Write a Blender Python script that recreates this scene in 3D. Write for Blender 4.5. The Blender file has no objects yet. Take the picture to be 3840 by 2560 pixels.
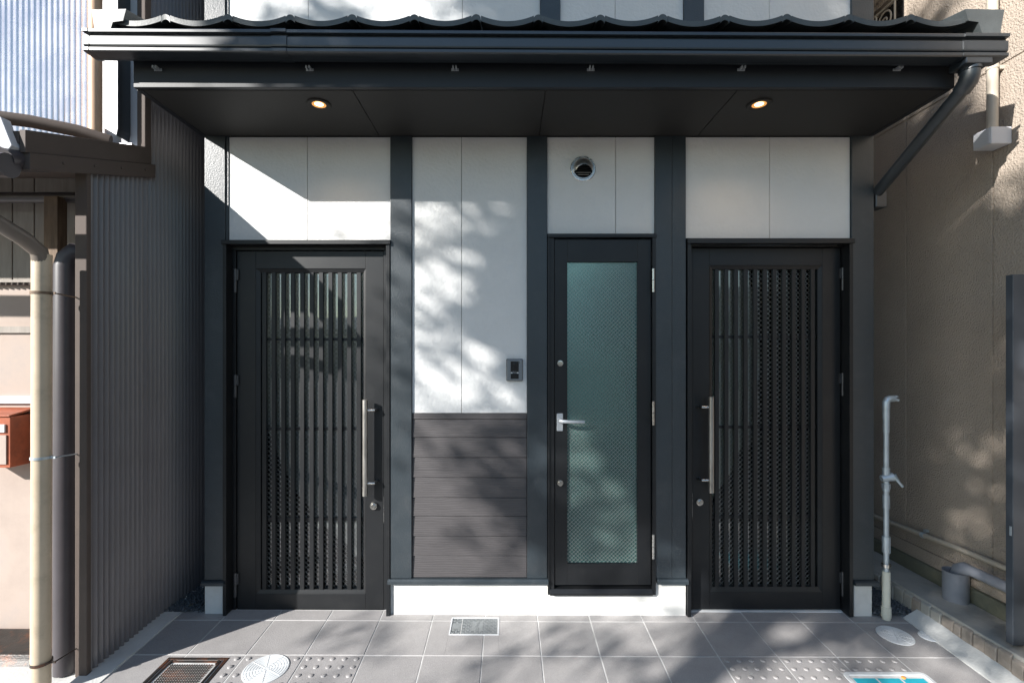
import bpy, math, random
from mathutils import Vector, Matrix
random.seed(7)
R = math.radians
S = bpy.context.scene
COL = S.collection

# ------------------------------------------------------------------ camera, sky, sun, exposure
F = 1800.0            # focal length in photograph pixels (3840 wide)
Z0 = 2.765            # camera distance from the facade plane (y = 0)
CH = 1.511            # camera height above the threshold
cd = bpy.data.cameras.new('camera'); cam = bpy.data.objects.new('camera', cd); COL.objects.link(cam)
cam.location = (0, -Z0, CH); cam.rotation_euler = (R(90), 0, 0)
cd.sensor_width = 36; cd.lens = F/3840*36; cd.shift_x = 16/3840; cd.shift_y = 40/3840
cd.clip_start = 0.02; cd.clip_end = 500
S.camera = cam
SUN = Vector((1.20, 1.0, -0.73)).normalized()      # direction the light travels
w = bpy.data.worlds.new("World"); S.world = w; w.use_nodes = True
nt = w.node_tree
sky = nt.nodes.new('ShaderNodeTexSky'); sky.sky_type = 'NISHITA'; sky.sun_disc = False
sky.sun_elevation = math.asin(-SUN.z); sky.sun_rotation = math.atan2(-SUN.x, -SUN.y)
sky.air_density = 1.25; sky.dust_density = 0.1; sky.ozone_density = 1.6
bg = nt.nodes['Background']; bg.inputs[1].default_value = 0.078
nt.links.new(sky.outputs[0], bg.inputs[0])
ld = bpy.data.lights.new('sun', 'SUN'); ld.energy = 4.6; ld.angle = R(0.53); ld.color = (1, 0.965, 0.92)
sun = bpy.data.objects.new('sun', ld); COL.objects.link(sun)
sun.rotation_euler = SUN.to_track_quat('-Z', 'Y').to_euler()
S.view_settings.view_transform = 'Standard'; S.view_settings.look = 'None'
S.view_settings.gamma = 1; S.view_settings.use_curve_mapping = False
S.view_settings.exposure = 1.15

# ------------------------------------------------------------------ materials
MATS = {}
def mat(name, col, rough=0.5, metal=0.0, spec=0.5, var=0.10, vscale=6.0, bump=0.0, bscale=200.0, bdist=0.002,
        stretch=(1, 1, 1), dirt=None, dirt_amt=0.0, dirt_scale=3.0, rvar=0.0, speck=None, bdetail=3.0, tone=0.0):
    m = bpy.data.materials.new(name); m.use_nodes = True
    n = m.node_tree.nodes; l = m.node_tree.links; p = n['Principled BSDF']
    p.inputs['Roughness'].default_value = rough; p.inputs['Metallic'].default_value = metal
    p.inputs['Specular IOR Level'].default_value = spec
    tc = n.new('ShaderNodeTexCoord'); mp = n.new('ShaderNodeMapping'); mp.inputs['Scale'].default_value = stretch
    oi = n.new('ShaderNodeObjectInfo')
    mul = n.new('ShaderNodeMath'); mul.operation = 'MULTIPLY'; mul.inputs[1].default_value = 37.0
    l.new(oi.outputs['Random'], mul.inputs[0])
    add = n.new('ShaderNodeVectorMath'); add.operation = 'ADD'
    l.new(tc.outputs['Object'], mp.inputs[0]); l.new(mp.outputs[0], add.inputs[0]); l.new(mul.outputs[0], add.inputs[1])
    V = add.outputs[0]
    nz = n.new('ShaderNodeTexNoise'); nz.inputs['Scale'].default_value = vscale; nz.inputs['Detail'].default_value = 6
    nz.inputs['Roughness'].default_value = 0.62; l.new(V, nz.inputs[0])
    rp = n.new('ShaderNodeValToRGB'); l.new(nz.outputs[0], rp.inputs[0])
    rp.color_ramp.elements[0].position = 0.3; rp.color_ramp.elements[1].position = 0.7
    c = Vector(col)
    rp.color_ramp.elements[0].color = (*(c*(1-var)), 1); rp.color_ramp.elements[1].color = (*(c*(1+var)), 1)
    out = rp.outputs[0]
    if dirt:
        nd = n.new('ShaderNodeTexNoise'); nd.inputs['Scale'].default_value = dirt_scale; nd.inputs['Detail'].default_value = 8
        nd.inputs['Roughness'].default_value = 0.7; l.new(V, nd.inputs[0])
        rd = n.new('ShaderNodeValToRGB'); rd.color_ramp.elements[0].position = 0.5; rd.color_ramp.elements[1].position = 0.75
        rd.color_ramp.elements[0].color = (0, 0, 0, 1); rd.color_ramp.elements[1].color = (dirt_amt,)*3+(1,)
        l.new(nd.outputs[0], rd.inputs[0])
        mx = n.new('ShaderNodeMixRGB'); l.new(rd.outputs[0], mx.inputs[0]); l.new(out, mx.inputs[1])
        mx.inputs[2].default_value = (*dirt, 1); out = mx.outputs[0]
    if speck:
        ns = n.new('ShaderNodeTexNoise'); ns.inputs['Scale'].default_value = 900; ns.inputs['Detail'].default_value = 2; l.new(V, ns.inputs[0])
        rs = n.new('ShaderNodeValToRGB'); rs.color_ramp.elements[0].position = 0.35; rs.color_ramp.elements[1].position = 0.65
        rs.color_ramp.elements[0].color = (1-speck,)*3+(1,); rs.color_ramp.elements[1].color = (1+speck,)*3+(1,)
        l.new(ns.outputs[0], rs.inputs[0])
        ms = n.new('ShaderNodeMixRGB'); ms.blend_type = 'MULTIPLY'; ms.inputs[0].default_value = 1
        l.new(out, ms.inputs[1]); l.new(rs.outputs[0], ms.inputs[2]); out = ms.outputs[0]
    if tone:
        mt = n.new('ShaderNodeMapRange'); mt.inputs[3].default_value = 1-tone; mt.inputs[4].default_value = 1+tone; l.new(oi.outputs['Random'], mt.inputs[0])
        hv = n.new('ShaderNodeVectorMath'); hv.operation = 'SCALE'; l.new(out, hv.inputs[0]); l.new(mt.outputs[0], hv.inputs['Scale']); out = hv.outputs[0]
    l.new(out, p.inputs['Base Color'])
    if rvar:
        mr = n.new('ShaderNodeMapRange'); l.new(nz.outputs[0], mr.inputs[0])
        mr.inputs[1].default_value = 0.3; mr.inputs[2].default_value = 0.7
        mr.inputs[3].default_value = max(0.02, rough-rvar); mr.inputs[4].default_value = min(1, rough+rvar)
        l.new(mr.outputs[0], p.inputs['Roughness'])
    if bump:
        nb = n.new('ShaderNodeTexNoise'); nb.inputs['Scale'].default_value = bscale; nb.inputs['Detail'].default_value = bdetail
        l.new(V, nb.inputs[0])
        b = n.new('ShaderNodeBump'); b.inputs['Strength'].default_value = bump; b.inputs['Distance'].default_value = bdist
        l.new(nb.outputs[0], b.inputs['Height']); l.new(b.outputs[0], p.inputs['Normal'])
    MATS[name] = m
    return m

M_white = mat('white_stucco_board', (0.655, 0.66, 0.655), 0.75, var=0.03, bump=0.65, bscale=50, bdist=0.005, bdetail=5, dirt=(0.5, 0.48, 0.44), dirt_amt=0.12, dirt_scale=1.5)
M_post = mat('dark_textured_paint', (0.021, 0.030, 0.037), 0.42, spec=0.75, var=0.10, bump=0.6, bscale=170, bdist=0.0022, dirt=(0.11, 0.11, 0.11), dirt_amt=0.18, dirt_scale=7)
M_alu = mat('black_aluminium', (0.006, 0.007, 0.0085), 0.45, spec=0.5, var=0.10, vscale=3, bump=0.08, bscale=600, bdist=0.0005, rvar=0.03, dirt=(0.07, 0.067, 0.06), dirt_amt=0.10, dirt_scale=9)
M_gut = mat('dark_pvc_gutter', (0.016, 0.022, 0.028), 0.35, spec=1.0, var=0.06, vscale=2, rvar=0.03)
M_soff = mat('dark_soffit_board', (0.021, 0.020, 0.019), 0.65, var=0.06, bump=0.2, bscale=300, bdist=0.001)
M_fasc = mat('dark_fascia_paint', (0.014, 0.017, 0.022), 0.5, var=0.08, bump=0.2, bscale=200, bdist=0.001)
M_rtile = mat('dark_roof_clay', (0.075, 0.085, 0.088), 0.42, var=0.14, vscale=12, bump=0.4, bscale=120, bdist=0.001, speck=0.12)
M_plinth = mat('white_render', (0.68, 0.67, 0.64), 0.8, var=0.03, bump=0.3, bscale=30, bdist=0.003, bdetail=5, dirt=(0.40, 0.38, 0.34), dirt_amt=0.45, dirt_scale=4.0)
M_steel = mat('stainless_steel', (0.55, 0.54, 0.52), 0.26, metal=1, var=0.10, vscale=30, rvar=0.08)
M_hinge = mat('dark_grey_hinge', (0.07, 0.072, 0.078), 0.35, metal=0.5, var=0.1)
M_hood = mat('satin_steel', (0.52, 0.51, 0.50), 0.30, metal=0.95, var=0.05)
M_inwh = mat('interior_white_wall', (0.80, 0.80, 0.78), 0.85, var=0.02)
M_brush = mat('brushed_grey_metal', (0.36, 0.345, 0.32), 0.42, metal=0.85, var=0.2, vscale=40, rvar=0.10, stretch=(1, 1, 0.2))
M_lever = mat('silver_grey_paint', (0.42, 0.45, 0.48), 0.38, metal=0.3, var=0.03)
M_tile = mat('grey_floor_tile', (0.325, 0.312, 0.308), 0.62, var=0.08, vscale=9, bump=0.6, bscale=260, bdist=0.0022, speck=0.34, dirt=(0.40, 0.385, 0.37), dirt_amt=0.30, dirt_scale=5, tone=0.07)
M_grout = mat('pale_grout', (0.58, 0.575, 0.56), 0.85, var=0.15, vscale=15, bump=0.3, bscale=300, bdist=0.001, dirt=(0.30, 0.28, 0.26), dirt_amt=0.6, dirt_scale=6)
M_conc = mat('pale_concrete', (0.58, 0.58, 0.56), 0.85, var=0.08, vscale=8, bump=0.5, bscale=90, bdist=0.003, bdetail=6, dirt=(0.28, 0.27, 0.24), dirt_amt=0.35, dirt_scale=4)
M_slab = mat('worn_concrete_slab', (0.40, 0.385, 0.35), 0.9, var=0.12, vscale=7, bump=0.6, bscale=70, bdist=0.004, bdetail=6, dirt=(0.20, 0.18, 0.15), dirt_amt=0.5, dirt_scale=5)
M_foot = mat('mossy_concrete_footing', (0.17, 0.17, 0.125), 0.9, var=0.25, vscale=6, bump=0.6, bscale=60, bdist=0.004, bdetail=6)
M_brick = mat('edge_brick', (0.34, 0.29, 0.245), 0.9, var=0.25, vscale=14, bump=0.6, bscale=60, bdist=0.003)
M_gravel = mat('dark_gravel', (0.075, 0.082, 0.090), 0.6, var=0.6, vscale=60, bump=0.3)
M_asph = mat('asphalt', (0.055, 0.055, 0.056), 0.9, var=0.2, vscale=20, bump=0.6, bscale=200, bdist=0.004, speck=0.3)
M_brownc = mat('brown_corrugated_steel', (0.150, 0.136, 0.140), 0.36, spec=0.8, var=0.08, vscale=5, rvar=0.06, dirt=(0.14, 0.12, 0.10), dirt_amt=0.25, dirt_scale=6)
M_brownt = mat('brown_sheet_trim', (0.090, 0.070, 0.060), 0.68, spec=0.3, var=0.10, rvar=0.05, dirt=(0.14, 0.11, 0.09), dirt_amt=0.3, dirt_scale=5)
M_silver = mat('galvanised_corrugated', (0.80, 0.80, 0.85), 0.27, spec=0.9, metal=0.8, var=0.05, vscale=6, rvar=0.06)
M_palewall = mat('pale_grey_panel', (0.52, 0.53, 0.56), 0.6, var=0.03)
M_cream = mat('cream_pvc', (0.50, 0.41, 0.30), 0.45, var=0.10, vscale=6, dirt=(0.22, 0.18, 0.13), dirt_amt=0.5, dirt_scale=9)
M_dpipe = mat('dark_brown_pvc', (0.058, 0.052, 0.058), 0.4, var=0.12)
M_bpipe = mat('brown_grey_pipe', (0.15, 0.125, 0.105), 0.4, var=0.12)
M_wood = mat('weathered_wood', (0.15, 0.10, 0.065), 0.75, var=0.35, vscale=10, stretch=(6, 6, 0.7), bump=0.4, bscale=60)
M_board = mat('aged_wall_board', (0.30, 0.27, 0.24), 0.8, var=0.2, vscale=6, stretch=(5, 1, 0.6), bump=0.2, bscale=40)
M_pink = mat('faded_pink_render', (0.40, 0.325, 0.28), 0.85, var=0.16, vscale=2.5, bump=0.25, bscale=50, dirt=(0.26, 0.24, 0.235), dirt_amt=0.8, dirt_scale=2.5)
M_redm = mat('rusty_red_metal', (0.34, 0.085, 0.035), 0.5, var=0.25, vscale=9, dirt=(0.09, 0.035, 0.02), dirt_amt=0.6, dirt_scale=14)
M_tan = mat('tan_rough_stucco', (0.40, 0.335, 0.275), 0.85, var=0.06, vscale=3, bump=1.0, bscale=115, bdist=0.010, bdetail=2.5, dirt=(0.28, 0.235, 0.19), dirt_amt=0.4, dirt_scale=1.6)
M_beige = mat('beige_conduit', (0.50, 0.44, 0.36), 0.55, var=0.06)
M_greyp = mat('grey_pvc', (0.24, 0.255, 0.29), 0.45, var=0.12, vscale=8)
M_galv = mat('galvanised_pipe', (0.50, 0.56, 0.60), 0.40, metal=0.55, var=0.12, vscale=14, rvar=0.1)
M_ivory = mat('ivory_pvc', (0.66, 0.64, 0.54), 0.45, var=0.06)
M_navy = mat('dark_blue_grey_panel', (0.060, 0.070, 0.085), 0.5, var=0.06)
M_ridge = mat('worn_lid_relief', (0.22, 0.235, 0.24), 0.5, var=0.2, vscale=60)
M_cream2 = mat('peach_pvc', (0.60, 0.40, 0.26), 0.45, var=0.06)
M_rub = mat('grey_meter_lid', (0.20, 0.215, 0.22), 0.6, var=0.12, vscale=30, bump=0.2)
M_lid = mat('white_plastic_lid', (0.62, 0.64, 0.65), 0.5, var=0.04, vscale=20, dirt=(0.45, 0.44, 0.42), dirt_amt=0.3, dirt_scale=12)
M_iron = mat('rusty_cast_iron', (0.035, 0.032, 0.030), 0.45, metal=0.4, var=0.3, vscale=25, bump=0.5, bscale=150, dirt=(0.24, 0.08, 0.03), dirt_amt=0.8, dirt_scale=11)
M_cyan = mat('cyan_plastic', (0.03, 0.40, 0.50), 0.35, var=0.10, vscale=14)
M_orange = mat('orange_plastic', (0.75, 0.30, 0.07), 0.4, var=0.03)
M_blackp = mat('black_plastic', (0.012, 0.012, 0.013), 0.25, var=0.05)
M_icom = mat('intercom_grey', (0.20, 0.22, 0.24), 0.35, metal=0.3, var=0.04)
M_label = mat('pale_label', (0.6, 0.62, 0.64), 0.5, var=0.02)
M_inw = mat('interior_cream_wall', (0.66, 0.64, 0.54), 0.85, var=0.04)
M_infl = mat('interior_floor', (0.30, 0.29, 0.28), 0.5, var=0.10)
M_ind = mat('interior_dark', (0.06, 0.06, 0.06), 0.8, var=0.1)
M_bark = mat('tree_bark', (0.10, 0.075, 0.055), 0.9, var=0.3, vscale=12, bump=0.8, bscale=20, bdist=0.02)
M_leaf = mat('tree_leaf', (0.055, 0.10, 0.030), 0.5, var=0.4, vscale=3)
M_roofd = mat('far_dark_roof', (0.06, 0.06, 0.065), 0.5, var=0.15)
M_houseb = mat('far_beige_wall', (0.50, 0.46, 0.40), 0.8, var=0.05)
M_wire = mat('glass_wire', (0.60, 0.61, 0.58), 0.32, metal=0.5, var=0.03)
M_cyl = mat('lock_cylinder_nickel', (0.62, 0.60, 0.56), 0.22, metal=1, var=0.05)

# wood grained siding board: stretched noise relief
def siding_mat():
    m = mat('dark_wood_grain_board', (0.066, 0.061, 0.063), 0.55, var=0.10, vscale=8, stretch=(1, 1, 6))
    n = m.node_tree.nodes; l = m.node_tree.links; p = n['Principled BSDF']
    tc = [x for x in n if x.bl_idname == 'ShaderNodeTexCoord'][0]; oi = [x for x in n if x.bl_idname == 'ShaderNodeObjectInfo'][0]
    mul = n.new('ShaderNodeVectorMath'); mul.operation = 'MULTIPLY_ADD'; mul.inputs[1].default_value = (1.0, 0.0, 1.0)
    cmb = n.new('ShaderNodeCombineXYZ'); k = n.new('ShaderNodeMath'); k.operation = 'MULTIPLY'; k.inputs[1].default_value = 9.0
    l.new(oi.outputs['Random'], k.inputs[0]); l.new(k.outputs[0], cmb.inputs[0]); l.new(k.outputs[0], cmb.inputs[2])
    l.new(tc.outputs['Object'], mul.inputs[0]); l.new(cmb.outputs[0], mul.inputs[2])
    sc = n.new('ShaderNodeMapping'); sc.inputs['Scale'].default_value = (4.0, 1, 16.0); l.new(mul.outputs[0], sc.inputs[0])
    nz = n.new('ShaderNodeTexNoise'); nz.inputs['Scale'].default_value = 1.0; nz.inputs['Detail'].default_value = 3; l.new(sc.outputs[0], nz.inputs[0])
    sep = n.new('ShaderNodeSeparateXYZ'); l.new(mul.outputs[0], sep.inputs[0])
    a = n.new('ShaderNodeMath'); a.operation = 'MULTIPLY_ADD'; a.inputs[1].default_value = 2*math.pi/0.0125; l.new(sep.outputs['Z'], a.inputs[0])
    b_ = n.new('ShaderNodeMath'); b_.operation = 'MULTIPLY'; b_.inputs[1].default_value = 17.0; l.new(nz.outputs[0], b_.inputs[0]); l.new(b_.outputs[0], a.inputs[2])
    sn = n.new('ShaderNodeMath'); sn.operation = 'SINE'; l.new(a.outputs[0], sn.inputs[0])
    rp = n.new('ShaderNodeValToRGB'); rp.color_ramp.elements[0].position = 0.0; rp.color_ramp.elements[0].color = (0, 0, 0, 1)
    rp.color_ramp.elements[1].position = 0.35; l.new(sn.outputs[0], rp.inputs[0])
    mr = n.new('ShaderNodeMapRange'); mr.inputs[1].default_value = -1; l.new(sn.outputs[0], mr.inputs[0]); l.new(mr.outputs[0], rp.inputs[0])
    old = p.inputs['Base Color'].links[0].from_socket
    mx = n.new('ShaderNodeMixRGB'); mx.blend_type = 'MULTIPLY'; mx.inputs[0].default_value = 0.15; l.new(old, mx.inputs[1]); l.new(rp.outputs[0], mx.inputs[2]); l.new(mx.outputs[0], p.inputs['Base Color'])
    b = n.new('ShaderNodeBump'); b.inputs['Strength'].default_value = 0.7; b.inputs['Distance'].default_value = 0.0009
    l.new(rp.outputs[0], b.inputs['Height']); l.new(b.outputs[0], p.inputs['Normal'])
    return m
M_side = siding_mat()

def glass_mat():
    m = bpy.data.materials.new('clear_glass'); m.use_nodes = True
    n = m.node_tree.nodes; l = m.node_tree.links; n.remove(n['Principled BSDF'])
    tr = n.new('ShaderNodeBsdfTransparent'); tr.inputs[0].default_value = (0.90, 0.94, 0.91, 1)
    gl = n.new('ShaderNodeBsdfGlossy'); gl.inputs['Roughness'].default_value = 0.015; gl.inputs[0].default_value = (1, 1, 1, 1)
    fr = n.new('ShaderNodeFresnel'); fr.inputs[0].default_value = 2.15
    tc = n.new('ShaderNodeTexCoord'); nz = n.new('ShaderNodeTexNoise'); nz.inputs['Scale'].default_value = 3.0
    b = n.new('ShaderNodeBump'); b.inputs['Strength'].default_value = 0.06; b.inputs['Distance'].default_value = 0.01
    l.new(tc.outputs['Object'], nz.inputs[0]); l.new(nz.outputs[0], b.inputs['Height']); l.new(b.outputs[0], gl.inputs['Normal'])
    mx = n.new('ShaderNodeMixShader'); l.new(fr.outputs[0], mx.inputs[0]); l.new(tr.outputs[0], mx.inputs[1]); l.new(gl.outputs[0], mx.inputs[2])
    l.new(mx.outputs[0], n['Material Output'].inputs[0])
    return m
M_glass = glass_mat()

def frost_mat():
    m = bpy.data.materials.new('green_obscured_wired_glass'); m.use_nodes = True
    n = m.node_tree.nodes; l = m.node_tree.links; p = n['Principled BSDF']
    p.inputs['Base Color'].default_value = (0.42, 0.88, 0.82, 1); p.inputs['Roughness'].default_value = 0.26
    p.inputs['Transmission Weight'].default_value = 0.94; p.inputs['IOR'].default_value = 1.5
    tc = n.new('ShaderNodeTexCoord')
    nz = n.new('ShaderNodeTexNoise'); nz.inputs['Scale'].default_value = 230; nz.inputs['Detail'].default_value = 3; l.new(tc.outputs['Object'], nz.inputs[0])
    b = n.new('ShaderNodeBump'); b.inputs['Strength'].default_value = 0.7; b.inputs['Distance'].default_value = 0.003
    l.new(nz.outputs[0], b.inputs['Height']); l.new(b.outputs[0], p.inputs['Normal'])
    return m
M_frost = frost_mat()

def emis(name, col, s):
    m = bpy.data.materials.new(name); m.use_nodes = True
    p = m.node_tree.nodes['Principled BSDF']; p.inputs['Base Color'].default_value = (*col, 1)
    p.inputs['Emission Color'].default_value = (*col, 1); p.inputs['Emission Strength'].default_value = s
    return m
M_lamp = emis('lit_lamp_lens', (1, 0.66, 0.34), 4.0)
M_amber = emis('glowing_warm_reflector', (0.9, 0.42, 0.12), 0.30)  # ring emits on its own, standing in for the lens light on it

# ------------------------------------------------------------------ mesh helpers
class MB:
    def __init__(s): s.v = []; s.f = []
    def quadstrip(s, A, B, closed=False):
        a0 = len(s.v); s.v += A; b0 = len(s.v); s.v += B; n = len(A)
        for i in range(n if closed else n-1):
            j = (i+1) % n; s.f.append((a0+i, a0+j, b0+j, b0+i))
    def box(s, x0, x1, y0, y1, z0, z1):
        if x0 > x1: x0, x1 = x1, x0
        if y0 > y1: y0, y1 = y1, y0
        if z0 > z1: z0, z1 = z1, z0
        o = len(s.v)
        s.v += [(x0,y0,z0),(x1,y0,z0),(x1,y1,z0),(x0,y1,z0),(x0,y0,z1),(x1,y0,z1),(x1,y1,z1),(x0,y1,z1)]
        s.f += [tuple(o+i for i in q) for q in ((0,3,2,1),(4,5,6,7),(0,1,5,4),(1,2,6,5),(2,3,7,6),(3,0,4,7))]
        return s
    def hexa(s, p):
        o = len(s.v); s.v += [tuple(q) for q in p]
        s.f += [tuple(o+i for i in q) for q in ((0,3,2,1),(4,5,6,7),(0,1,5,4),(1,2,6,5),(2,3,7,6),(3,0,4,7))]
        return s
    def prism(s, prof, a0, a1, axis='x', fn=None):
        n = len(prof)
        def P(a, u, v):
            q = {'x': (a, u, v), 'y': (u, a, v), 'z': (u, v, a)}[axis]
            return fn(q) if fn else q
        o = len(s.v)
        s.v += [P(a0, u, v) for u, v in prof] + [P(a1, u, v) for u, v in prof]
        for i in range(n):
            j = (i+1) % n; s.f.append((o+i, o+j, o+n+j, o+n+i))
        s.f.append(tuple(o+i for i in range(n))[::-1]); s.f.append(tuple(o+n+i for i in range(n)))
        return s
    def tube(s, pts, r, seg=16, caps=True, r2=None):
        pts = [Vector(p) for p in pts]; rings = []
        rr = r if isinstance(r, (list, tuple)) else [r]*len(pts)
        up = None
        for i, p in enumerate(pts):
            if i == 0: t = pts[1]-pts[0]
            elif i == len(pts)-1: t = pts[-1]-pts[-2]
            else: t = (pts[i+1]-p).normalized()+(p-pts[i-1]).normalized()
            t.normalize()
            if up is None:
                up = Vector((0, 0, 1)) if abs(t.z) < 0.9 else Vector((0, 1, 0))
            a = (up - t*up.dot(t)).normalized(); up = a; b = t.cross(a)
            rings.append([tuple(p+(a*math.cos(2*math.pi*k/seg)+b*math.sin(2*math.pi*k/seg))*rr[i]) for k in range(seg)])
        o = len(s.v)
        for rg in rings: s.v += rg
        for i in range(len(rings)-1):
            for k in range(seg):
                k2 = (k+1) % seg; s.f.append((o+i*seg+k, o+i*seg+k2, o+(i+1)*seg+k2, o+(i+1)*seg+k))
        if caps:
            s.f.append(tuple(o+k for k in range(seg))[::-1]); e = o+(len(rings)-1)*seg; s.f.append(tuple(e+k for k in range(seg)))
        return s
    def lathe(s, prof, c, axis='z', seg=32):
        """prof: list of (radius, height along axis)"""
        o = len(s.v); c = Vector(c)
        for r, h in prof:
            for k in range(seg):
                a = 2*math.pi*k/seg; u, v = r*math.cos(a), r*math.sin(a)
                q = {'z': (u, v, h), 'y': (u, h, v), 'x': (h, u, v)}[axis]
                s.v.append(tuple(c+Vector(q)))
        for i in range(len(prof)-1):
            for k in range(seg):
                k2 = (k+1) % seg; s.f.append((o+i*seg+k, o+i*seg+k2, o+(i+1)*seg+k2, o+(i+1)*seg+k))
        return s
    def mesh(s, name, m, smooth=False):
        me = bpy.data.meshes.new(name); me.from_pydata(s.v, [], s.f); me.materials.append(m)
        import bmesh
        bm = bmesh.new(); bm.from_mesh(me); bmesh.ops.recalc_face_normals(bm, faces=bm.faces); bm.to_mesh(me); bm.free()
        if smooth:
            me.polygons.foreach_set('use_smooth', [True]*len(me.polygons))
            try: me.set_sharp_from_angle(angle=R(35))
            except Exception: pass
        return me
def put(name, me, parent=None, loc=(0, 0, 0), rot=(0, 0, 0), bevel=0, label=None, kind=None, **kw):
    o = bpy.data.objects.new(name, me); COL.objects.link(o); o.location = loc; o.rotation_euler = rot
    if parent is not None:
        o.parent = parent
        o.matrix_parent_inverse = Matrix.Translation(world_loc(parent)).inverted()
    if bevel:
        b = o.modifiers.new('bevel', 'BEVEL'); b.width = bevel; b.segments = 2; b.limit_method = 'ANGLE'; b.angle_limit = R(40)
    if label: o['label'] = label
    if kind: o['kind'] = kind
    return o
def world_loc(o):
    return o.get('_wl') and Vector(o['_wl']) or Vector((0, 0, 0))
def part(name, mb, m, parent=None, bevel=0, smooth=False, label=None, kind=None):
    return put(name, mb.mesh(name, m, smooth), parent, bevel=bevel, label=label, kind=kind)
def thing(name, label, cat, loc=(0, 0, 0), group=None):
    o = bpy.data.objects.new(name, None); COL.objects.link(o); o.location = loc; o.empty_display_size = 0.1
    o['_wl'] = list(loc); o['label'] = label; o['category'] = cat
    if group: o['group'] = group
    return o
def tag(o, label, cat, group=None):
    o['label'] = label; o['category'] = cat
    if group: o['group'] = group
def struct(name, mb, m, smooth=False, bevel=0):
    o = part(name, mb, m, None, smooth=smooth, bevel=bevel); o['kind'] = 'structure'; return o
def bx(x0, x1, y0, y1, z0, z1): return MB().box(x0, x1, y0, y1, z0, z1)

K = Z0/F
def fx(d, Z=Z0): return (d*1.63265-1904)*Z/F          # measured column -> metres right of the camera, at distance Z
def fz(d, Z=Z0): return CH+(1320-d*1.63265)*Z/F       # measured row -> height in metres at distance Z
def gz(x, y): return 0.0444*y-0.004*x                  # the paving falls towards the street

# ------------------------------------------------------------------ ground
g = MB(); n = 24
vs = [];
for (y0, z0) in ((9, 0.0), (0.0, 0.0), (-1.40, -0.075)):
    g.v += [(-60, y0, z0-0.012), (60, y0, z0-0.012)]
g.f += [(0, 1, 3, 2), (2, 3, 5, 4)]
gr = struct('ground', g, M_conc)
rd = MB(); rd.v = [(-80, -60, -0.16), (80, -60, -0.16), (80, -1.40, -0.16), (-80, -1.40, -0.16)]; rd.f = [(0, 1, 2, 3)]
struct('road', rd, M_asph)
struct('kerb', bx(-60, 60, -1.55, -1.38, -0.20, -0.075), M_conc, bevel=0.01)
far = MB(); far.v = [(-400, -400, -0.2), (400, -400, -0.2), (400, 400, -0.2), (-400, 400, -0.2)]; far.f = [(0, 1, 2, 3)]
struct('distant_ground', far, M_asph)

# paved forecourt: grout bed with every tile as its own piece
XL, XR = -1.885, 2.265
bed = MB(); bed.hexa([(XL, -1.38, gz(XL, -1.38)-0.03), (XR, -1.38, gz(XR, -1.38)-0.03), (XR, 0.045, gz(XR, 0.045)-0.03), (XL, 0.045, gz(XL, 0.045)-0.03),
                      (XL, -1.38, gz(XL, -1.38)-0.0022), (XR, -1.38, gz(XR, -1.38)-0.0022), (XR, 0.045, gz(XR, 0.045)-0.0022), (XL, 0.045, gz(XL, 0.045)-0.0022)])
pave = struct('pavement', bed, M_grout)
cols = [XL]+[-1.615+0.2973*k for k in range(13)]+[XR]
rows = [0.0400, -0.061, -0.3495, -0.638, -0.927, -1.215, -1.38]
gw = 0.0034
holes = [(-0.318, -0.048, -0.186, -0.030), (-1.690, -1.388, -0.70, -0.372), (1.600, 2.000, -0.82, -0.458)]   # lids set into the paving
def clip_rects(r):
    out = [r]
    for hx0, hx1, hy0, hy1 in holes:
        nxt = []
        for x0, x1, y0, y1 in out:
            if hx1 <= x0 or hx0 >= x1 or hy1 <= y0 or hy0 >= y1: nxt.append((x0, x1, y0, y1)); continue
            if hx0 > x0: nxt.append((x0, hx0, y0, y1))
            if hx1 < x1: nxt.append((hx1, x1, y0, y1))
            a, b = max(x0, hx0), min(x1, hx1)
            if hy0 > y0: nxt.append((a, b, y0, hy0))
            if hy1 < y1: nxt.append((a, b, hy1, y1))
        out = nxt
    return [q for q in out if q[1]-q[0] > 0.004 and q[3]-q[2] > 0.004]
bump_me = MB().lathe([(0.0125, -0.002), (0.0122, 0.001), (0.0105, 0.0040), (0.0070, 0.0052), (0.0001, 0.0054)], (0, 0, 0), seg=12).mesh('bump', M_tile, True)
discs = [(-1.165+0.0, -0.452, 0.112), (2.09, -0.175, 0.092), (2.265, -0.182, 0.052)]
for i in range(len(cols)-1):
    for j in range(len(rows)-1):
        x0, x1, y1, y0 = cols[i]+gw, cols[i+1]-gw, rows[j]-gw, rows[j+1]+gw
        
        tm = MB(); dz = random.uniform(-0.0006, 0.0006); ex, ey = random.uniform(-6e-4, 6e-4), random.uniform(-6e-4, 6e-4)
        for (a0, a1, b0, b1) in clip_rects((x0, x1, y0, y1)):
            T = lambda x, y: gz(x, y)+dz+ex*(x-x0)/0.3+ey*(y-y0)/0.3
            tm.hexa([(a0, b0, gz(a0, b0)-0.02), (a1, b0, gz(a1, b0)-0.02), (a1, b1, gz(a1, b1)-0.02), (a0, b1, gz(a0, b1)-0.02),
                     (a0, b0, T(a0, b0)), (a1, b0, T(a1, b0)), (a1, b1, T(a1, b1)), (a0, b1, T(a0, b1))])
        tactile = j == 2 and (1 <= i <= 3 or 10 <= i <= 12)
        t = part('paving_tile', tm, M_tile, pave, bevel=0.0012)
        if tactile:
            t['label'] = 'tactile paving tile with raised dots'
            for a in range(5):
                for b in range(5):
                    px, py = cols[i]+0.0297+a*0.0595, rows[j]-0.030-b*0.0575
                    if any(h[0]-0.014 < px < h[1]+0.014 and h[2]-0.014 < py < h[3]+0.014 for h in holes): continue
                    if any((px-c[0])**2+(py-c[1])**2 < (c[2]+0.012)**2 for c in discs): continue
                    put('raised_dot', bump_me, t, loc=(px, py, gz(px, py)))

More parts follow.
